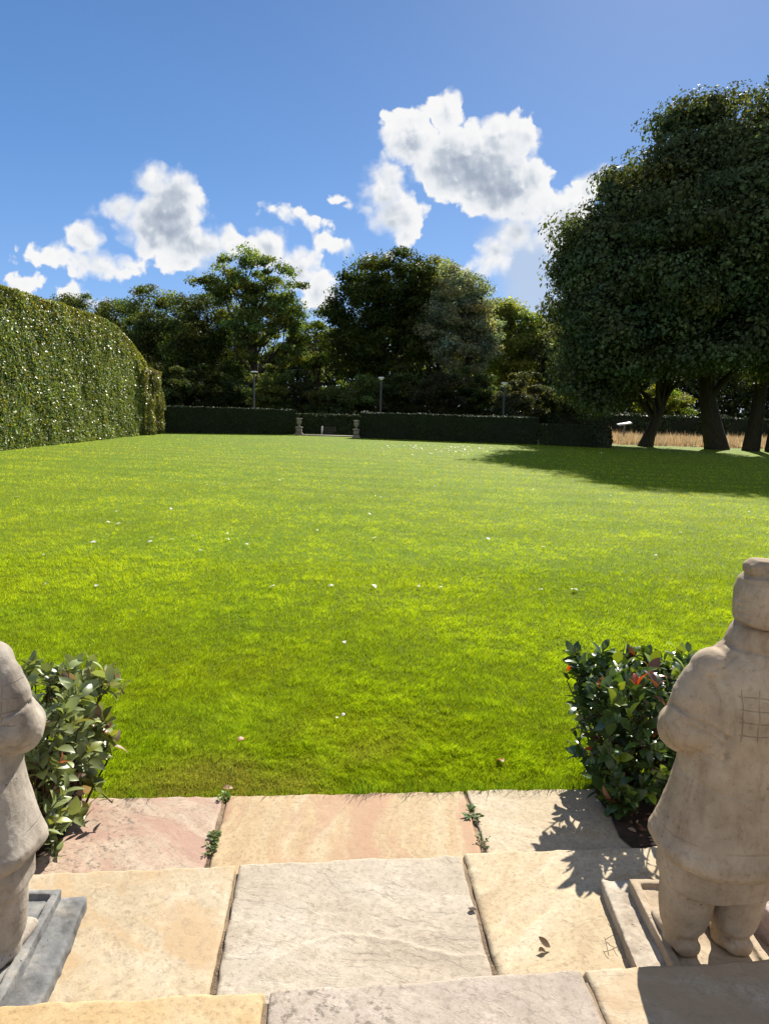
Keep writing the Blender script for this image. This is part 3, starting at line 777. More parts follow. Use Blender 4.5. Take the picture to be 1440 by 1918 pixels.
# lower trees and shrubs filling the edge of the wood
GS = 'shrubs along the edge of the wood'
shr = [(318, 720, 36, 42, DKG, 'dark shrub beside the end of the tall hedge'), (372, 725, 42, 40, (0.055, 0.075, 0.018), 'green shrub left of the left lamp post'),
       (432, 735, 42, 36, DKG, 'dark shrub directly behind the left lamp post'), (512, 722, 40, 42, OAK, 'pale leaved shrub right of the left lamp post'),
       (566, 745, 36, 30, (0.07, 0.085, 0.03), 'low shrub behind the left urn'), (624, 752, 40, 24, DKG, 'low dark shrub behind the gap'),
       (676, 735, 42, 34, OAK, 'green shrub behind the right urn'), (748, 728, 46, 42, DKG, 'dark shrub right of the middle lamp post'),
       (822, 735, 46, 38, (0.07, 0.075, 0.035), 'brownish shrub below the silvery tree'), (892, 730, 46, 42, DKG, 'dark shrub left of the white topped lamp'),
       (985, 740, 46, 38, (0.09, 0.10, 0.05), 'pale grey green shrub right of the white topped lamp'), (1058, 752, 46, 36, DKG, 'dark shrub below the big tree branches')]
for i, (px, py, rx, ry, c, lb) in enumerate(shr):
    Y = 66 + (i * 7 % 5) * 1.6
    b = at_ground(px, Y)
    tree('shrub', lb, 'shrub', GS, b, [E(px, py, Y, rx, ry), E(px - 12, py + 22, Y, rx, ry * 0.8)], (b[0], Y, 2.4), 0.10, tuple(q * 0.75 for q in c), 12000, 0.20, 80 + i, n_limbs=12, clump=0.6)

# far wood that closes the view behind the trees
def far_wood():
    rng = np.random.default_rng(99)
    n = 150000
    X = rng.uniform(-85, 110, n); Y = rng.uniform(118, 130, n)
    hm = 12.5 + 3.0 * fbm(np.stack([X * 0.12, X * 0, X * 0], -1), 5, 3)
    hm = np.where(X > 16, hm - 1.0, hm)
    Z = hm * rng.uniform(0, 1, n) ** 0.8
    P = np.stack([X, Y, Z], -1)
    P += 0.8 * np.stack([vnoise(P * 0.6, 1), vnoise(P * 0.6, 2), vnoise(P * 0.6, 3)], -1)
    L = 0.62 * np.exp(rng.normal(0, 0.25, n))
    V, Q = leaf_diamonds(P, unit(rng.normal(size=(n, 3)) + np.array([0, -0.3, 0.5])), L, L * 0.65, rng)
    o = make_mesh('far_wood', V, [Q], M_DENSE, col=jcol((0.038, 0.055, 0.018), n, rng, 0.3, 0.15))
    tag(o, 'dense dark wood far behind the nearer trees', 'wood', kind='stuff')
far_wood()

# ------------------------------------------------------------------ the big dark trees on the right
GB = 'big shade trees on the right'
BIGC = (0.078, 0.106, 0.046)
def big(label, bpx, Y, lobes, top, tr, seed, nleaf, lean=None):
    b = at_ground(bpx, Y)
    lob = [E(l[0] + 8, l[1] + 4, Y + l[4], max(16, l[2] - 19), max(16, l[3] - 17)) for l in lobes]
    return tree('big_tree', label, 'tree', GB, b, lob, top, tr, BIGC, int(nleaf * 1.05), 0.23, seed, mat=M_DENSE, n_limbs=26, clump=1.6, shell=0.9, lpc=520, lean=lean, coh=1.25)
pt = on_y(1268, 680, 47.0)
big('big dark tree with the leaning trunk, lowest branches on its left', 1212, 48,
    [(1125, 480, 88, 85, -3), (1100, 545, 72, 80, -3), (1165, 395, 70, 62, -2), (1170, 590, 110, 120, -4), (1118, 680, 58, 88, -2), (1190, 660, 70, 60, 3), (1200, 480, 90, 90, 3), (1100, 610, 60, 100, 2), (1068, 425, 36, 30, -3), (1045, 500, 34, 36, -2), (1130, 335, 38, 28, -1), (1082, 705, 34, 60, -1), (1105, 755, 36, 38, -2), (1050, 590, 30, 40, -1), (1150, 745, 34, 34, 0)], pt, 0.40, 91, 150000)
big('big dark tree with the thick upright trunk, second from the left', 1350, 47,
    [(1255, 335, 95, 80, -3), (1330, 300, 100, 82, -3), (1290, 460, 130, 130, -6), (1330, 590, 120, 110, -5), (1260, 560, 100, 110, 4), (1370, 650, 70, 60, -3), (1300, 400, 130, 130, 4), (1195, 275, 44, 30, -2), (1250, 240, 40, 28, -2), (1318, 212, 46, 30, -3), (1375, 200, 36, 28, -3)], (on_y(1352, 420, 47)), 0.58, 92, 160000)
big('big dark tree half cut by the right edge, third from the left', 1412, 46,
    [(1410, 265, 85, 75, -4), (1440, 400, 110, 130, -6), (1470, 560, 120, 130, -4), (1420, 640, 60, 60, -3)], (on_y(1425, 400, 46)), 0.42, 93, 120000)
big('big dark tree at the right edge with its trunk barely in view', 1458, 45,
    [(1490, 255, 100, 85, -4), (1560, 400, 120, 160, -4), (1520, 600, 110, 110, -4)], (on_y(1475, 400, 45)), 0.45, 94, 90000)
b = at_ground(1236, 73)
tree('small_tree', 'small sunlit yellow green tree behind the leaning trunk', 'tree', None, b, [E(1236, 752, 73, 42, 26), E(1262, 762, 73, 26, 22), E(1208, 765, 73, 24, 18)],
     (b[0], 73, 3.0), 0.12, (0.17, 0.19, 0.025), 9000, 0.24, 97, n_limbs=10, clump=0.7)

# dry meadow strip under and behind them
def meadow():
    rng = np.random.default_rng(12)
    n = 60000
    X = rng.uniform(16.3, 60, n); Y = rng.uniform(49.6, 66, n)
    h = 0.42 * np.exp(rng.normal(0, 0.3, n)) * (1 + 0.25 * fbm(np.stack([X, Y, 0 * X], -1) * 0.5, 3, 3)); wd = 0.05
    a = rng.uniform(0, 2 * math.pi, n); s = np.stack([np.cos(a), np.sin(a), 0 * a], -1) * wd * 0.5
    b = np.stack([X, Y, 0 * X - 0.05], -1)
    t = b + np.stack([rng.normal(0, 0.2, n) * h, rng.normal(0, 0.2, n) * h, h], -1)
    V = np.stack([b - s, b + s, t], 1).reshape(-1, 3)
    o = make_mesh('meadow_grass', V, [np.arange(3 * n).reshape(-1, 3)], M_DRY, col=jcol((0.36, 0.285, 0.18), n, rng, 0.3, 0.12))
    tag(o, 'strip of tall dry straw coloured grass beyond the trees', 'grass', kind='stuff')
meadow()
M_STRAW = soil_material('dry_meadow_ground', (0.20, 0.155, 0.09), (0.34, 0.27, 0.17))
sheet('meadow_ground', 15.8, 70, 49.2, 68.2, -0.006, M_STRAW)

# ------------------------------------------------------------------ urns, lamps, board, gate
def plain_mat(name, c, rough=0.6, metal=0.0, nscale=20, amt=0.25):
    m, nt, out = new_mat(name)
    n = nt.noise(nt.coord('Object'), nscale, 6, 0.65)
    dk = tuple(x * (1 - amt) for x in c); lt = tuple(min(1, x * (1 + amt)) for x in c)
    nt.l.new(principled(nt, nt.ramp(n, [(0.3, dk), (0.7, lt)]), rough, 0.3, nt.bump(n, 0.3, 0.01), metal), out.inputs[0])
    return m
M_URN = plain_mat('weathered_urn_stone', (0.23, 0.195, 0.165), 0.85)
M_LAMP = plain_mat('dark_lamp_metal', (0.05, 0.055, 0.05), 0.45, 0.3)
M_LWHITE = plain_mat('pale_lamp_top', (0.80, 0.80, 0.78), 0.25)
M_WOOD = plain_mat('dark_wood', (0.035, 0.03, 0.025), 0.8)
M_PALE = plain_mat('pale_painted_wood', (0.6, 0.58, 0.55), 0.6)
def urn(px, py, label):
    p = on_z(px, py, 0.0)
    r = empty('garden_urn', (p[0], p[1], 0), label, 'urn', 'stone urns flanking the gap')
    g = Geo()
    for (hw, z0, z1) in ((0.27, -0.02, 0.10), (0.22, 0.10, 0.17), (0.18, 0.17, 0.50), (0.225, 0.50, 0.57)):
        g.box((p[0] - hw, p[1] - hw, z0), (p[0] + hw, p[1] + hw, z1))
    g.build('pedestal', M_URN, r)
    g = Geo(); g.lathe([(0.12, 0.57), (0.13, 0.60), (0.06, 0.64), (0.055, 0.68), (0.12, 0.74), (0.165, 0.84), (0.17, 0.95), (0.155, 1.02), (0.19, 1.10), (0.215, 1.13), (0.215, 1.16), (0.16, 1.15), (0.12, 1.05)], (p[0], p[1], 0))
    g.build('bowl', M_URN, r, smooth=True)
urn(560, 815, 'stone urn on a pedestal at the left hedge end')
urn(667, 820, 'stone urn on a pedestal at the right hedge end')
a, b_ = on_z(566, 815.5, 0), on_z(660, 820, 0)
g = Geo(); g.box((a[0], a[1] - 0.1, -0.05), (b_[0], a[1] + 0.9, 0.05))
tag(g.build('threshold', M_URN, None, origin=(a[0], a[1], 0)), 'flat stone threshold slab lying between the two urns', 'threshold')

def lamp(px, ptop, Y, label, white):
    p = on_y(px, ptop, Y); x, z = p[0], p[2]
    r = empty('lamp_post', (x, Y, 0), label, 'lamp post', 'lamp posts behind the low hedges')
    g = Geo(); g.lathe([(0.11, 0.0), (0.11, 0.35), (0.07, 0.42), (0.065, z - 0.22), (0.05, z - 0.2)], (x, Y, 0), 12)
    g.build('post', M_LAMP, r, smooth=True)
    g = Geo(); g.lathe([(0.05, z - 0.22), (0.16, z - 0.14), (0.17, z - 0.06)], (x, Y, 0), 12)
    g.build('lantern', M_LWHITE if white else M_LAMP, r, smooth=True)
    g = Geo(); g.box((x - 0.24, Y - 0.2, z - 0.06), (x + 0.24, Y + 0.2, z + 0.0)); g.box((x - 0.17, Y - 0.14, z), (x + 0.17, Y + 0.14, z + 0.04))
    g.build('cap', M_LWHITE, r)
lamp(476, 696, 56, 'dark lamp post behind the left low hedge', False)
lamp(714, 707, 56.5, 'slim lamp post behind the near end of the right low hedge', True)
lamp(945, 717, 55.5, 'lamp post with a bright white top behind the long right hedge', True)

# tilted white board on a post in the meadow
p = on_y(1169, 795, 56.0)
r = empty('sign_board', (p[0], 56.0, 0), 'tilted white board on a post beside the leaning trunk', 'sign')
g = Geo(); g.tube([(p[0], 56.0, -0.1), (p[0], 56.0, p[2] - 0.05)], 0.07, 8); g.build('post', M_URN, r)
g = Geo()
V = np.array([(-0.5, -0.3, -0.12), (0.5, -0.3, 0.07), (0.5, 0.3, 0.18), (-0.5, 0.3, -0.02)]) + np.array([p[0], 56.0, p[2]])
V = np.concatenate([V, V + (0, 0, 0.05)])
g.add(V, [[(0, 3, 2, 1), (4, 5, 6, 7), (0, 1, 5, 4), (1, 2, 6, 5), (2, 3, 7, 6), (3, 0, 4, 7)]]); g.build('panel', M_PALE, r)

# low dark gate with a pale post in the gap
p = on_y(603, 815, 51.0)
r = empty('garden_gate', (p[0], 51.0, 0), 'low dark slatted gate with a pale post seen through the gap', 'gate')
g = Geo(); g.box((p[0] - 0.05, 50.95, -0.1), (p[0] + 0.05, 51.05, 0.62)); g.build('gate_post', M_PALE, r)
g = Geo()
for k in range(5): g.box((p[0] + 0.12, 50.97, 0.02 + k * 0.11), (p[0] + 0.95, 51.02, 0.10 + k * 0.11))
g.box((p[0] + 0.10, 50.94, -0.02), (p[0] + 0.17, 50.97, 0.58)); g.box((p[0] + 0.88, 50.94, -0.02), (p[0] + 0.95, 50.97, 0.58))
g.build('leaf', M_WOOD, r)

# ------------------------------------------------------------------ foreground shrubs
def leaf_template():
    """elongated oval leaf: base at origin, tip at +x, normal +z, length 1."""
    st = [(0.0, 0.02, 0.0), (0.10, 0.10, 0.012), (0.30, 0.19, 0.035), (0.52, 0.215, 0.04), (0.75, 0.16, 0.02), (0.92, 0.07, -0.02), (1.0, 0.005, -0.045)]
    V = []
    for x, wd, z in st: V += [(x, wd, z + wd * 0.28), (x, 0, z), (x, -wd, z + wd * 0.28)]
    Q = []
    for i in range(len(st) - 1):
        a = i * 3; Q += [(a, a + 1, a + 4, a + 3), (a + 1, a + 2, a + 5, a + 4)]
    return np.array(V), np.array(Q)
LT_V, LT_Q = leaf_template()
def place_leaves(B, D, N, L, W=1.0, bend=None):
    """leaves with base points B, pointing along D, upper side facing N."""
    D = unit(D); S = unit(np.cross(N, D)); N = np.cross(D, S); n = len(B)
    L = np.broadcast_to(np.asarray(L, float), (n,)); W = np.broadcast_to(np.asarray(W, float), (n,))
    T = LT_V[None].repeat(n, 0).copy()
    if bend is not None: T[:, :, 2] -= bend[:, None] * T[:, :, 0] ** 2
    V = B[:, None] + L[:, None, None] * (T[..., 0:1] * D[:, None] + T[..., 1:2] * W[:, None, None] * S[:, None] + T[..., 2:3] * N[:, None])
    F = (np.arange(n) * len(LT_V))[:, None, None] + LT_Q[None]
    return V.reshape(-1, 3), F.reshape(-1, 4), len(LT_Q)
M_BUSH_SUNLIT = leaf_mat('sunlit_laurel_leaves', 0.25, 0.42, 0.7, (1.2, 1.15, 0.5))
def laurel(label, x0, x1, y0, y1, ztop, seed, nshoot, cols, mat=M_BUSH):
    rng = np.random.default_rng(seed)
    cx, cy = (x0 + x1) / 2, (y0 + y1) / 2
    root = empty('garden_shrub', (cx, cy, 0), label, 'shrub', 'clipped shrubs beside the steps')
    g = Geo(); B, D, N, Ls, C = [], [], [], [], []
    stems = [np.array([rng.uniform(x0 + .12, x1 - .12), rng.uniform(y0 + .12, y1 - .12), -0.03]) for _ in range(9)]
    for s in range(nshoot):
        inner = s < nshoot * 0.22
        p, nrm = surf_box(x0, x1, y0, y1, 0.08, ztop, 1, rng); p, nrm = p[0], nrm[0]
        taper = 1.0 - 0.16 * (1 - p[2] / ztop)
        p[0] = cx + (p[0] - cx) * taper; p[1] = cy + (p[1] - cy) * taper
        p += nrm * rng.normal(-0.015 if not inner else -0.13, 0.03) + rng.normal(size=3) * 0.012
        d = unit(nrm * 0.7 + np.array([0, 0, 0.55 if nrm[2] < 0.5 else 0.9]) + rng.normal(size=3) * 0.42)
        ln = rng.uniform(0.10, 0.19)
        st = stems[np.argmin([np.linalg.norm(q[:2] - p[:2]) + rng.uniform(0, 0.25) for q in stems])]
        b0 = p - d * ln
        if s % 2 == 0 and p[2] > 0.3:
            mid = np.array([st[0] * 0.6 + b0[0] * 0.4, st[1] * 0.6 + b0[1] * 0.4, b0[2] * 0.55])
            tt = np.linspace(0, 1, 7)[:, None]
            g.tube((1 - tt) ** 2 * st + 2 * tt * (1 - tt) * mid + tt ** 2 * b0, np.linspace(0.0075, 0.003, 7), 5, False)
        g.tube(np.array([b0, b0 + d * ln * 0.5, p]), [0.0032, 0.0026, 0.0015], 5, False)
        nl = rng.integers(7, 12); ph = rng.uniform(0, 6.28)
        a = unit(np.cross(d, rng.normal(size=3))); b = np.cross(d, a)
        shade = rng.choice(len(cols), p=[c[1] for c in cols])
        for k in range(nl):
            f = (k + 0.5) / nl; ph += 2.4
            rad = math.cos(ph) * a + math.sin(ph) * b
            op = 1.15 - 0.65 * f
            dd = unit(d * math.cos(op) + rad * math.sin(op) + rng.normal(size=3) * 0.12)
            up = unit(d * math.sin(op) - rad * math.cos(op) * 0.6 + np.array([0, 0, 0.5]) + rng.normal(size=3) * 0.2)
            B.append(b0 + d * ln * f); D.append(dd); N.append(up)
            Ls.append(rng.uniform(0.036, 0.088) * (0.75 + 0.5 * math.sin(f * 2.6)))
            cc = np.array(cols[shade if f > 0.72 else 0][0]); C.append(cc * math.exp(rng.normal(0, 0.22)))
    B, D, N, Ls, C = map(np.array, (B, D, N, Ls, C))
    V, Q, k = place_leaves(B, D, N, Ls, rng.uniform(0.95, 1.4, len(B)), rng.uniform(-0.05, 0.25, len(B)))
    g.build('stems', M_TWIG, root, smooth=True)
    make_mesh('foliage', V, [Q], mat, root, col=np.repeat(np.clip(C, 0, 0.7), k, 0), smooth=True)
    return root
LG = (0.060, 0.105, 0.028)
laurel('broad sunlit green shrub left of the steps with reddish new leaves', -2.15, -1.31, 2.72, 3.38, 0.70, 7, 330,
       [((0.215, 0.26, 0.095), 0.60), ((0.26, 0.28, 0.05), 0.20), ((0.27, 0.18, 0.13), 0.16), ((0.32, 0.08, 0.04), 0.04)], M_BUSH_SUNLIT)  # sun and sheen on the laurel leaves put into these lighter colours
laurel('dark glossy shrub right of the steps with a few red leaves', 1.06, 1.85, 3.12, 3.74, 0.74, 17, 330,
       [((0.058, 0.105, 0.028), 0.63), ((0.20, 0.27, 0.03), 0.25), ((0.15, 0.06, 0.035), 0.07), ((0.45, 0.07, 0.02), 0.05)])
def patch(name, x0, x1, y0, y1, z, mat, seed):
    rng = np.random.default_rng(seed); n = 40; t = np.linspace(0, 2 * math.pi, n, endpoint=False)
    sq = np.maximum(np.abs(np.cos(t)), np.abs(np.sin(t)))
    r = (1 + 0.06 * fbm(np.stack([np.cos(t), np.sin(t), 0 * t], -1) * 2.5, seed, 3)) / sq ** 0.8
    V = np.stack([(x0 + x1) / 2 + (x1 - x0) / 2 * np.cos(t) * r, (y0 + y1) / 2 + (y1 - y0) / 2 * np.sin(t) * r, 0 * t + z], -1)
    return tag(make_mesh(name, V, [np.arange(n)[None]], mat), kind='structure')
patch('soil', 1.16, 1.95, 2.9, 3.70, 0.036, M_SOIL, 3)
patch('soil', -2.25, -1.42, 2.6, 3.34, 0.036, M_SOIL, 4)
def litter():
    rng = np.random.default_rng(31); n = 420
    right = rng.random(n) < 0.6
    X = np.where(right, rng.uniform(1.2, 1.9, n), rng.uniform(-2.2, -1.45, n)); Y = np.where(right, rng.uniform(2.9, 3.6, n), rng.uniform(2.62, 3.3, n))
    B = np.stack([X, Y, np.full(n, 0.042)], -1); a = rng.uniform(0, 6.28, n)
    D = np.stack([np.cos(a), np.sin(a), rng.uniform(0, 0.35, n)], -1); N = np.array([0, 0, 1.0]) + rng.normal(size=(n, 3)) * 0.3
    V, Q, k = place_leaves(B, D, N, rng.uniform(0.02, 0.045, n), rng.uniform(0.8, 1.4, n))
    c = np.array([(0.30, 0.17, 0.11), (0.42, 0.30, 0.22), (0.20, 0.10, 0.06)])[rng.integers(3, size=n)]
    tag(make_mesh('leaf_litter', V, [Q], M_WEED, col=np.repeat(c, k, 0)), 'dry brown leaf litter on the soil under the shrubs', 'leaf litter', kind='stuff')
litter()

# ------------------------------------------------------------------ stone statues
def statue_material(name, c, grid=1.0):
    m, nt, out = new_mat(name)
    co = nt.coord('Object')
    n1 = nt.noise(co, 5, 7, 0.65); n2 = nt.noise(co, 60, 5, 0.7); n3 = nt.noise(nt.mapping(co, loc=(4, 4, 4), scale=(1, 1, 0.35)), 11, 6, 0.65)
    base = nt.ramp(n1, [(0.3, c[0]), (0.5, c[1]), (0.7, c[2])])
    base = nt.mix(nt.smooth(n3, 0.48, 0.68, 0, 0.6), base, nt.vmath('MULTIPLY', base, (0.55, 0.50, 0.45)))
    base = nt.mix(nt.smooth(n2, 0.52, 0.70, 0, 0.5), base, nt.vmath('MULTIPLY', base, (0.55, 0.50, 0.44)))
    pit = nt.smooth(nt.voro(nt.vmath('ADD', co, nt.vmath('SCALE', nt.noise(co, 40, 2, 0.5, out='Color'), scale=0.02)), 38, 'F1'), 0.06, 0.16, 1.0, 0.0)
    pit = nt.math('MULTIPLY', pit, nt.smooth(nt.noise(co, 9, 3, 0.5), 0.5, 0.62))
    base = nt.mix(nt.math('MULTIPLY', pit, 0.65), base, (0.09, 0.065, 0.045))
    # incised armour lattice on the back and incised seam lines
    sp = nt.n.new('ShaderNodeSeparateXYZ'); nt.l.new(co, sp.inputs[0])
    wob = nt.math('MULTIPLY', nt.math('SUBTRACT', nt.noise(co, 16, 3, 0.5), 0.5), 0.016)
    x = nt.math('ADD', sp.outputs[0], wob); z = nt.math('ADD', sp.outputs[2], wob)
    def lines(v, pitch, wd):
        f = nt.math('FRACT', nt.math('DIVIDE', v, pitch)); d = nt.math('MULTIPLY', nt.math('ABSOLUTE', nt.math('SUBTRACT', f, 0.5)), pitch)
        return nt.smooth(d, wd * 0.4, wd, 1.0, 0.0)
    box = nt.math('MULTIPLY', nt.math('MULTIPLY', nt.smooth(nt.math('ABSOLUTE', nt.math('SUBTRACT', x, 0.085)), 0.114, 0.118, 1, 0), nt.smooth(nt.math('ABSOLUTE', nt.math('SUBTRACT', z, 0.858)), 0.0765, 0.0795, 1, 0)),
                  nt.smooth(sp.outputs[1], -0.03, 0.0, 1, 0))
    gr = nt.math('MULTIPLY', nt.math('MAXIMUM', lines(x, 0.047, 0.0018), lines(z, 0.039, 0.0018)), box)
    gr = nt.math('MULTIPLY', gr, nt.smooth(nt.noise(co, 22, 3, 0.5), 0.36, 0.5, 0.3, 1.0))
    hemb = nt.smooth(nt.math('ABSOLUTE', nt.math('SUBTRACT', z, 0.43)), 0.0012, 0.003, 0.35, 0.0)
    cut = nt.math('MAXIMUM', nt.math('MULTIPLY', gr, grid), nt.math('MULTIPLY', hemb, nt.smooth(nt.noise(co, 7, 3, 0.5), 0.45, 0.55)))
    base = nt.mix(nt.math('MULTIPLY', cut, 0.36), base, (0.13, 0.09, 0.055))
    h = nt.math('ADD', nt.math('MULTIPLY', n2, 0.35), nt.math('MULTIPLY', nt.noise(co, 180, 3, 0.7), 0.22))
    h = nt.math('SUBTRACT', h, nt.math('MULTIPLY', cut, 1.2)); h = nt.math('SUBTRACT', h, nt.math('MULTIPLY', pit, 0.6))
    nt.l.new(principled(nt, base, 0.9, 0.15, nt.bump(h, 0.7, 0.006)), out.inputs[0])
    return m
M_STAT = statue_material('buff_statue_stone', ((0.255, 0.195, 0.13), (0.375, 0.295, 0.205), (0.48, 0.40, 0.295)))
M_STATL = statue_material('grey_statue_stone', ((0.22, 0.185, 0.15), (0.33, 0.29, 0.24), (0.42, 0.38, 0.325)), 0.6)

def ering(xc, yc, z, a, b, m=48, p=2.3):
    t = np.linspace(0, 2 * math.pi, m, endpoint=False)
    c, s = np.cos(t), np.sin(t)
    return np.stack([xc + a * np.sign(c) * np.abs(c) ** (2 / p), yc + b * np.sign(s) * np.abs(s) ** (2 / p), 0 * t + z], -1)
def ellipsoid(g, c, r, m=24):
    rings = []
    for k in range(1, m):
        f = math.pi * k / m
        rings.append(ering(c[0], c[1], c[2] - r[2] * math.cos(f), r[0] * math.sin(f), r[1] * math.sin(f), 28, 2))
    g.loft(rings)
def carve(name, g, mat, parent, vox, xf, smooth_it=3, rough=0.0022, seed=1, grooves=()):
    """fuse the rough blocks of a carving into one stone surface."""
    V = np.concatenate(g.V)
    me = bpy.data.meshes.new('block'); bm = bmesh.new()
    vs = [bm.verts.new(v) for v in V]
    for k in g.F:
        for f in np.concatenate(g.F[k]):
            try: bm.faces.new([vs[i] for i in f])
            except ValueError: pass
    bmesh.ops.recalc_face_normals(bm, faces=bm.faces); bm.to_mesh(me); bm.free()
    o = bpy.data.objects.new('block', me); COL.objects.link(o)
    md = o.modifiers.new('r', 'REMESH'); md.mode = 'VOXEL'; md.voxel_size = vox; md.adaptivity = 0
    sm = o.modifiers.new('s', 'SMOOTH'); sm.factor = 0.5; sm.iterations = smooth_it
    dg = bpy.context.evaluated_depsgraph_get(); dg.update()
    m2 = bpy.data.meshes.new_from_object(o.evaluated_get(dg))
    bpy.data.objects.remove(o, do_unlink=True)
    n = len(m2.vertices); P = np.empty(n * 3, np.float32); m2.vertices.foreach_get('co', P); P = P.reshape(-1, 3).astype(float)
    Nn = np.empty(n * 3, np.float32); m2.vertices.foreach_get('normal', Nn); Nn = Nn.reshape(-1, 3)
    P = P + Nn * (rough * fbm(P * 14, seed, 5, 0.6) + rough * 1.6 * fbm(P * 4.5, seed + 3, 2))[:, None]
    for pl, rad, dep in grooves:                        # chiselled creases on the back, followed in x and z
        pl = np.array(pl, float); dm = np.full(len(P), 9.0)
        for a, b in zip(pl[:-1], pl[1:]):
            d = b - a; q = P[:, [0, 2]] - a; t = np.clip((q @ d) / (d @ d), 0, 1)
            dm = np.minimum(dm, np.linalg.norm(q - t[:, None] * d, axis=1))
        P = P - Nn * (dep * np.exp(-(dm / rad) ** 2) * (P[:, 1] < 0.01))[:, None]
    P = xf(P)
    m2.vertices.foreach_set('co', P.astype(np.float32).ravel())
    m2.polygons.foreach_set('use_smooth', np.ones(len(m2.polygons), bool))
    m2.materials.clear(); m2.materials.append(mat); m2.update(); m2.name = name
    ob = bpy.data.objects.new(name, m2); link(ob, parent)
    return ob

def statue(label, loc, mirror, mat, lean, turn, seed):
    root = empty('stone_statue', loc, label, 'statue', 'carved stone figures at the foot of the steps')
    ca, sa = math.cos(turn), math.sin(turn)
    def xf(P):
        P = P.copy()
        x, y = P[:, 0] * ca - P[:, 1] * sa, P[:, 0] * sa + P[:, 1] * ca
        x = x + lean * P[:, 2]
        if mirror: x = -x
        return np.stack([x, y, P[:, 2]], -1)
    g = Geo()
    # robe: lower skirt, then the longer flared overcoat, torso and collar
    fold = lambda z, a, b, k: [(lambda r: r * np.stack([1 + k * np.cos(np.linspace(0, 2 * math.pi, 48, endpoint=False) * 7 + 1)] * 2 + [np.ones(48)], -1))(ering(0, 0, z, a, b))][0]
    g.loft([fold(0.238, .180, .152, .012), fold(0.30, .184, .154, .012), fold(0.47, .165, .14, .0)])
    rr = []
    for z, a, b, k in [(.318, .210, .176, .016), (.340, .226, .190, .016), (.365, .227, .190, .016), (.41, .217, .178, .013), (.47, .203, .165, .01), (.55, .190, .153, .006), (.62, .180, .147, .0),
                       (.70, .182, .148, 0), (.80, .190, .148, 0), (.88, .194, .142, 0), (.94, .186, .128, 0), (.99, .160, .108, 0), (1.03, .118, .088, 0), (1.055, .085, .075, 0), (1.09, .073, .070, 0), (1.115, .066, .064, 0)]:
        r = fold(z, a, b, k); t = np.linspace(0, 2 * math.pi, 48, endpoint=False)
        if z < 0.38: r[:, 2] += 0.022 * np.cos(t) ** 2 - 0.012 * np.sin(t)
        rr.append(r)
    g.loft(rr)
    g.loft([ering(0.004, 0.004, 1.035, .104, .090), ering(.006, 0.004, 1.085, .090, .082), ering(.008, 0.002, 1.104, .083, .078)])
    for s in (-1, 1):
        ellipsoid(g, (s * .128, -.004, .965), (.070, .078, .062))                                   # arms bent, sleeves bagging at the elbow, hands joined in front
        g.tube([(s * .128, 0, .965), (s * .152, -.004, .92), (s * .172, -.006, .87), (s * .184, -.004, .80)], [.062, .068, .071, .070], 24)
        g.tube([(s * .184, -.016, .835), (s * .188, -.012, .785), (s * .178, .03, .745), (s * .15, .10, .735), (s * .09, .165, .745)], [.066, .075, .077, .068, .056], 24)
        ellipsoid(g, (s * .178, -.012, .768), (.079, .080, .072))
        g.tube([(s * .09, .160, .745), (s * .055, .195, .75), (s * .02, .215, .752)], [.034, .034, .030], 14)       # palm
        for q in range(4):                              # fingers closed over the other hand
            zz = .775 - q * .0175; l = (.050, .056, .054, .044)[q]
            g.tube([(s * .040, .215, zz), (s * .015, .238, zz), (-s * .010, .240, zz - .002), (-s * (l - .03), .228, zz - .004)], [.0095, .0092, .0085, .007], 8)
        g.tube([(s * .06, .195, .775), (s * .04, .212, .792), (s * .012, .222, .797)], [.011, .0105, .008], 8)      # thumb
        lx = s * .086                                   # padded trousers and square toed shoes
        g.tube([(lx, .0, .34), (lx * 1.0, -.002, .23), (lx, -.004, .13), (lx, -.002, .075), (lx, .0, .045), (lx, .0, .0)], [.093, .091, .083, .072, .058, .055], 28)
        rs = []
        for y, a, h in [(-.075, .034, .030), (-.06, .046, .042), (.0, .05, .05), (.07, .05, .04), (.12, .045, .03), (.14, .035, .02)]:
            t = np.linspace(0, 2 * math.pi, 20, endpoint=False)
            rs.append(np.stack([lx * 1.02 + a * np.cos(t), 0 * t + y, np.maximum(-.004, h * 0.5 + h * 0.62 * np.sin(t))], -1))
        g.loft(rs)
    # neck and head with face
    g.tube([(0, 0, 1.06), (0, .004, 1.14)], [.064, .060], 20)
    hr = [(1.100, .052, .064, .022), (1.115, .066, .080, .012), (1.14, .076, .089, .006), (1.18, .082, .096, .0), (1.22, .082, .095, -.002), (1.25, .074, .086, -.004), (1.275, .052, .062, -.004), (1.288, .022, .026, -.004)]
    g.loft([ering(0, yc, z, a, b, 40, 2.25) for z, a, b, yc in hr])
    g.loft([ering(0, .088, 1.198, .007, .016, 16), ering(0, .094, 1.175, .011, .022, 16), ering(0, .097, 1.160, .016, .022, 16), ering(0, .090, 1.152, .012, .012, 16)])     # nose
    for s in (-1, 1):
        ellipsoid(g, (s * .030, .086, 1.205), (.024, .012, .007), 10)          # brow
        ellipsoid(g, (s * .030, .084, 1.190), (.014, .010, .007), 10)          # eye
        ellipsoid(g, (s * .084, .000, 1.178), (.011, .020, .032), 12)          # ear
    ellipsoid(g, (0, .088, 1.138), (.024, .012, .006), 10); ellipsoid(g, (0, .085, 1.128), (.020, .012, .006), 10)   # mouth
    gr = []
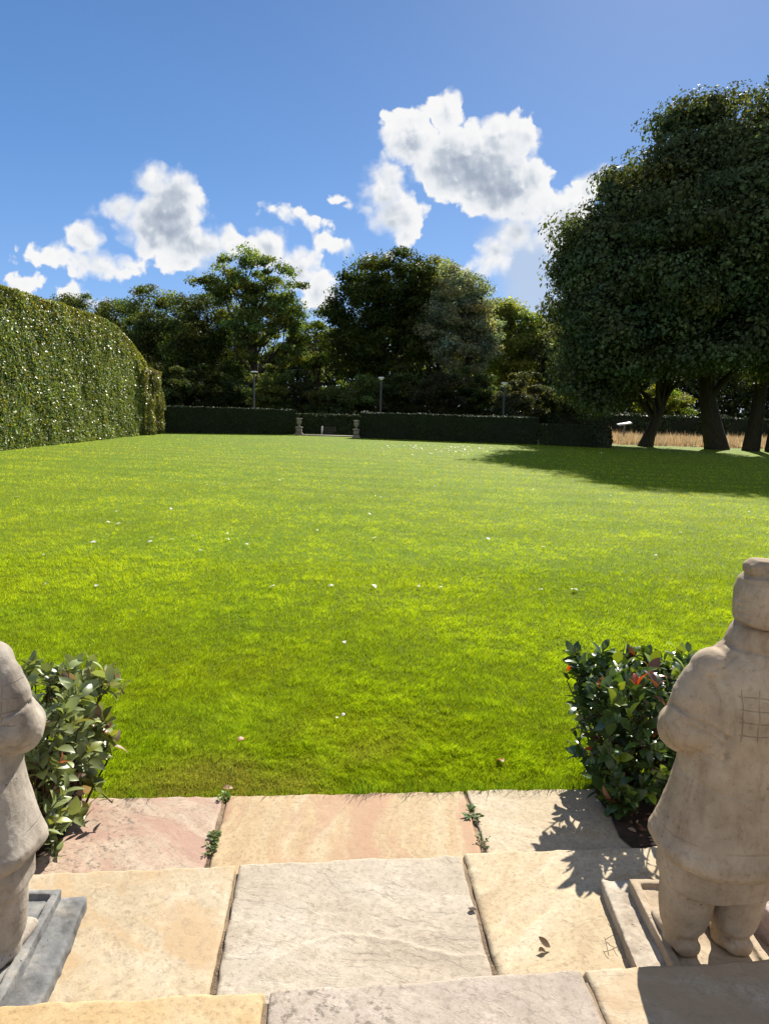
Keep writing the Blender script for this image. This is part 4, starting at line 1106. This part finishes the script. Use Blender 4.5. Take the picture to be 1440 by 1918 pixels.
    for s in (-1, 1):
        gr += [([(s * .245, .845), (s * .20, .822), (s * .15, .800), (s * .105, .775)], .006, .009), ([(s * .215, .805), (s * .17, .79), (s * .13, .757)], .005, .006),
               ([(s * .148, .985), (s * .128, .94), (s * .118, .88), (s * .112, .80), (s * .115, .72)], .007, .007),
               ([(s * .175, .955), (s * .155, .90), (s * .150, .86)], .006, .006), ([(s * .10, 1.025), (s * .13, 1.00), (s * .16, .985)], .006, .006),
               ([(s * .215, .73), (s * .16, .71), (s * .12, .705)], .006, .006)]
    gr += [([(-.11, 1.045), (0, 1.035), (.11, 1.045)], .006, .006), ([(-.19, .62), (-.1, .60), (0, .597), (.1, .60), (.19, .62)], .006, .003)]
    carve('figure', g, mat, root, 0.0048, xf, 2, seed=seed, grooves=gr)
    # hair: combed cap with a squared fringe behind and a knot on top, set to one side
    g = Geo()
    g.loft([ering(0, -.016, 1.112, .070, .078, 40, 2.8), ering(0, -.015, 1.122, .083, .090, 40, 2.8), ering(0, -.012, 1.17, .091, .098, 40, 2.6), ering(0, -.010, 1.22, .091, .098, 40, 2.6),
            ering(0, -.010, 1.252, .084, .092, 40, 2.5), ering(0, -.008, 1.276, .066, .074, 40, 2.3), ering(0, -.008, 1.288, .03, .04, 40, 2)])
    for k in range(9):                                  # strands combed across
        z = 1.135 + k * .0155; a, b = .093 * (1 - max(0, z - 1.22) * 2.4), .100 * (1 - max(0, z - 1.22) * 2.2)
        t = np.linspace(math.pi * 0.98, math.pi * 2.02, 14)
        g.tube(np.stack([a * np.cos(t), -.012 + b * np.sin(t), z + .006 * np.sin(t * 3 + k)], -1), .0042, 8)
    g.loft([ering(-.030, -.01, 1.268, .040, .040, 30, 2.6), ering(-.032, -.01, 1.280, .052, .048, 30, 2.6), ering(-.032, -.01, 1.300, .053, .048, 30, 2.6), ering(-.030, -.01, 1.314, .040, .036, 30, 2.4)])
    g.tube([(-.085, -.03, 1.296), (-.03, -.058, 1.300), (.03, -.04, 1.298)], [.007, .009, .007], 8)
    g.tube([(-.06, -.055, 1.282), (-.02, -.05, 1.31), (.0, -.01, 1.318)], [.007, .009, .006], 8)
    hv = carve('hair', g, mat, root, 0.0045, xf, 2, rough=0.0018, seed=seed + 2)
    return root
def slab_block(name, lo, hi, mat, parent, seed, rot=0.0, pivot=None, step=0.02, amp=0.004, label=None, cat=None, group=None, rim=0.0):
    """weathered rectangular stone with worn corners, optionally with a raised rim."""
    g = Geo(); g.box(lo, hi) if not rim else None
    if rim:
        t = 0.032
        g.box(lo, (hi[0], hi[1], hi[2] - rim))
        g.box(lo, (lo[0] + t, hi[1], hi[2])); g.box((hi[0] - t, lo[1], lo[2]), hi); g.box((lo[0], hi[1] - t, lo[2]), hi); g.box(lo, (hi[0], lo[1] + t, hi[2]))
    pv = np.array(pivot if pivot is not None else [(a + b) / 2 for a, b in zip(lo, hi)])
    ca, sa = math.cos(rot), math.sin(rot)
    off = np.array(parent.location) if parent is not None else pv * [1, 1, 0]
    def xf(P):
        d = P - pv
        return pv + np.stack([d[:, 0] * ca - d[:, 1] * sa, d[:, 0] * sa + d[:, 1] * ca, d[:, 2]], -1) - off
    o = carve(name, g, mat, parent, 0.006, xf, 4, amp, seed)
    if parent is None: o.location = off
    if label: tag(o, label, cat, group)
    return o
M_PLR = statue_material('buff_plinth_stone', ((0.30, 0.25, 0.19), (0.42, 0.36, 0.28), (0.50, 0.45, 0.37)), 0.0)
M_PLL = statue_material('slate_grey_plinth_stone', ((0.10, 0.105, 0.11), (0.20, 0.20, 0.195), (0.40, 0.37, 0.31)), 0.0)
M_PINKR = statue_material('pink_stone', ((0.34, 0.25, 0.22), (0.48, 0.38, 0.34), (0.58, 0.50, 0.46)), 0.0)
RB = 0.255
rs = statue('buff stone figure with its back to us, lower right, in shade', (1.118, 2.17, RB), False, M_STAT, 0.070, R(4), 3)
slab_block('base', (0.965, 1.97, 0.214), (1.30, 2.47, RB + 0.012), M_STAT, rs, 21, rim=0.018, amp=0.003)
slab_block('stone_plinth', (0.868, 1.90, Z2 - 0.012), (1.42, 2.50, 0.222), M_PLR, None, 22, rot=R(-2.5), label='flat buff stone plinth under the right statue', cat='plinth', group='plinths under the statues')
slab_block('loose_stone', (1.325, 2.08, 0.20), (1.62, 2.56, 0.33), M_PINKR, None, 23, rot=R(20), amp=0.010, label='pale pinkish loose stone leaning behind the right statue legs', cat='stone')
LB = 0.262
ls = statue('pale grey stone figure cut by the left edge, lit by the sun', (-1.247, 2.02, LB), True, M_STATL, 0.032, R(6), 8)
slab_block('base', (-1.42, 1.80, 0.214), (-1.085, 2.30, LB + 0.012), M_PLL, ls, 31, rot=R(5), rim=0.018, amp=0.003)
slab_block('stone_plinth', (-1.56, 1.72, Z2 - 0.012), (-0.995, 2.30, 0.226), M_PLL, None, 32, rot=R(7), label='slate grey stone plinth under the left statue', cat='plinth', group='plinths under the statues')

# ------------------------------------------------------------------ small things
def weed(label, pts, z, seed, n=16, L=0.02, stem=0.05, col=(0.07, 0.13, 0.025)):
    rng = np.random.default_rng(seed); pts = [on_z(x, y, z) for x, y in pts]
    r = empty('weed', pts[0], label, 'weed', 'weeds in the joints of the paving')
    g = Geo(); B, D, N = [], [], []
    for k in range(n):
        f = rng.uniform(0, len(pts) - 1.001); i = int(f); p = pts[i] + (pts[i + 1] - pts[i]) * (f - i)
        a = rng.uniform(0, 6.28); h = stem * rng.uniform(0.4, 1.1)
        e = p + np.array([math.cos(a) * h * 0.8, math.sin(a) * h * 0.8, h * 0.7])
        g.tube([p - (0, 0, .01), (p + e) / 2 + (0, 0, h * .15), e], [.0014, .0012, .0008], 4, False)
        for q in range(4):
            s = 0.35 + 0.65 * (q + 1) / 4; b2 = a + (1.1 if q % 2 else -1.1) * (1 if q < 3 else 0)
            B.append(p + (e - p) * s); D.append((math.cos(b2), math.sin(b2), rng.uniform(0.0, 0.5))); N.append((rng.normal() * .3, rng.normal() * .3, 1))
    g.build('stems', M_TWIG, r)
    B, D, N = map(lambda q: np.array(q, float), (B, D, N))
    V, Q, k = place_leaves(B, D, N, L * np.exp(rng.normal(0, 0.3, len(B))), 1.3)
    make_mesh('leaves', V, [Q], M_WEED, r, col=np.repeat(jcol(col, len(B), rng, 0.25, 0.1), k, 0))
weed('leafy weed low in the left joint of the lowest slabs', [(404, 1565), (396, 1585), (390, 1606)], Z1 - 0.012, 1, 26, 0.016, 0.035, (0.09, 0.13, 0.02))
weed('small weed halfway down the right joint of the lowest slabs', [(880, 1528), (886, 1545)], Z1 - 0.012, 2, 9, 0.024, 0.05)
weed('feathery weed sprig at the near end of the right joint', [(901, 1585), (904, 1590)], Z1 - 0.012, 3, 7, 0.012, 0.06)
weed('green tuft at the lawn end of the left joint', [(424, 1492), (420, 1503)], Z1 - 0.01, 4, 12, 0.014, 0.03, (0.12, 0.22, 0.02))
p = on_z(427, 1492, 0.0)
g = Geo(); g.tube([p, p + (0.004, 0.02, 0.06), p + (0.012, 0.03, 0.125)], [.002, .0015, .0012], 5); g.tube([p + (0.011, 0.029, 0.12), p + (0.015, 0.033, 0.15)], [.004, .002], 6)
tag(g.build('grass_stalk', M_DRY, None, origin=p, col=np.array([0.25, 0.28, 0.10])), 'single tall grass stalk standing at the left joint by the lawn', 'grass stalk')
def bit(name, px, py, z, L, col, ang, label, cat, group=None, curl=0.2, wd=1.5, mat=M_WEED, tilt=0.15):
    p = on_z(px, py, z)
    V, Q, k = place_leaves(np.array([p + (0, 0, 0.004)]), np.array([(math.cos(ang), math.sin(ang), tilt)]), np.array([(0.2, -0.3, 1.0)]), [L], [wd], np.array([curl]))
    return tag(make_mesh(name, V, [Q], mat, col=np.tile(col, (len(Q), 1)), origin=p), label, cat, group)
bit('dry_leaf', 1008, 1784, Z2 + 0.004, 0.035, (0.30, 0.22, 0.14), 0.4, 'curled dry leaf on the cream veined slab', 'leaf', curl=0.6)
bit('dry_leaf', 1030, 1776, Z2 + 0.004, 0.045, (0.12, 0.08, 0.05), 2.7, 'dark curled dry leaf beside another on the cream slab', 'leaf', curl=-0.5)
bit('dry_leaf', 418, 1477, 0.012, 0.05, (0.42, 0.25, 0.14), 0.1, 'tan dry leaf on the grass at the slab edge', 'leaf')
bit('dry_leaf', 942, 1428, 0.02, 0.06, (0.28, 0.07, 0.03), 1.9, 'reddish brown dry leaf in the grass before the right slab', 'leaf', curl=0.5)
bit('dry_leaf', 446, 1388, 0.02, 0.05, (0.38, 0.16, 0.07), 0.9, 'orange brown dry leaf in the grass left of centre', 'leaf')
p = on_z(1140, 1778, Z2 + 0.004)
g = Geo(); e = np.array([0.032, 0.05, 0.012])
for a, b in [((-.01, -.03, 0), (-.008, .03, .02)), ((-.008, .022, .018), (.045, .05, .02)), ((.03, .045, .02), (.028, -.012, .004)), ((.035, .048, .02), (.02, .085, .03))]:
    g.tube([p + np.array(a), p + (np.array(a) + b) / 2 + (0, 0, .003), p + np.array(b)], .0010, 5)
tag(g.build('twig', M_TWIG, None, origin=p), 'thin forked twig on the cream slab by the right plinth', 'twig')
p = on_z(884, 1703, Z2 + 0.005)
g = Geo(); ellipsoid(g, (0, 0, .004), (.014, .009, .008), 8)
gg = Geo(); V = np.concatenate(g.V); V = V * (1 + 0.2 * fbm(V * 120, 2, 2))[:, None] + p
tag(make_mesh('stone_chip', V, [np.concatenate(g.F[k]) for k in sorted(g.F)], M_PLR, origin=p), 'small pale stone chip on the grey slab near its right joint', 'stone')

# pale fallen leaves scattered on the lawn
rngp = np.random.default_rng(77)
proto = None
def fallen(px, py, L, label, group):
    global proto
    p = on_z(px, py, 0.03)
    if proto is None:
        V, Q, k = place_leaves(np.array([[-0.5, 0, 0.0]]), np.array([[1.0, 0, 0.1]]), np.array([[0, 0, 1.0]]), [1.0], [1.6], np.array([0.3]))
        proto = make_mesh('fallen_leaf', V, [Q], M_PETAL, col=np.tile((0.78, 0.76, 0.66), (len(Q), 1)), origin=(0, 0, 0)); o = proto
    else:
        o = proto.copy(); COL.objects.link(o)
    o.location = p; o.scale = (L * 0.8,) * 3
    o.rotation_euler = (rngp.normal(-0.15, 0.2), rngp.normal(0, 0.2), rngp.uniform(0, 6.28))
    return tag(o, label, 'leaf', group)
for px, py, L in [(182, 1096, .09), (85, 1093, .07), (510, 1097, .10), (620, 1096, .07), (701, 1097, .10), (783, 1097, .08), (824, 1099, .08), (1012, 1103, .08), (1075, 1103, .11)]:
    fallen(px, py, L, 'pale leaf lying in the row across the middle of the lawn', 'pale leaves in a row across the lawn')
for px, py, L, lb in [(173, 1015, .14, 'larger pale leaf with dark underside on the left of the lawn'), (645, 1202, .06, 'pale leaf lying alone in the centre of the near lawn'),
                      (631, 1343, .045, 'white petal lying in the near grass, left one of a pair'), (643, 1338, .04, 'white petal lying in the near grass, right one of a pair')]:
    fallen(px, py, L, lb, 'pale leaves and petals on the near lawn')
for k in range(80):
    px = rngp.normal(850, 75); py = 835 + abs(rngp.normal(0, 9)) + (px - 850) * 0.03
    fallen(px, py, rngp.uniform(.10, .22), 'one of the many pale leaves scattered on the lawn before the right low hedge', 'pale leaves before the right low hedge')
for k in range(45):
    px = rngp.uniform(20, 1420); py = rngp.uniform(840, 1050)
    fallen(px, py, rngp.uniform(.05, .10), 'one of the tiny pale specks of leaf strewn over the open lawn', 'tiny pale leaf specks on the open lawn')
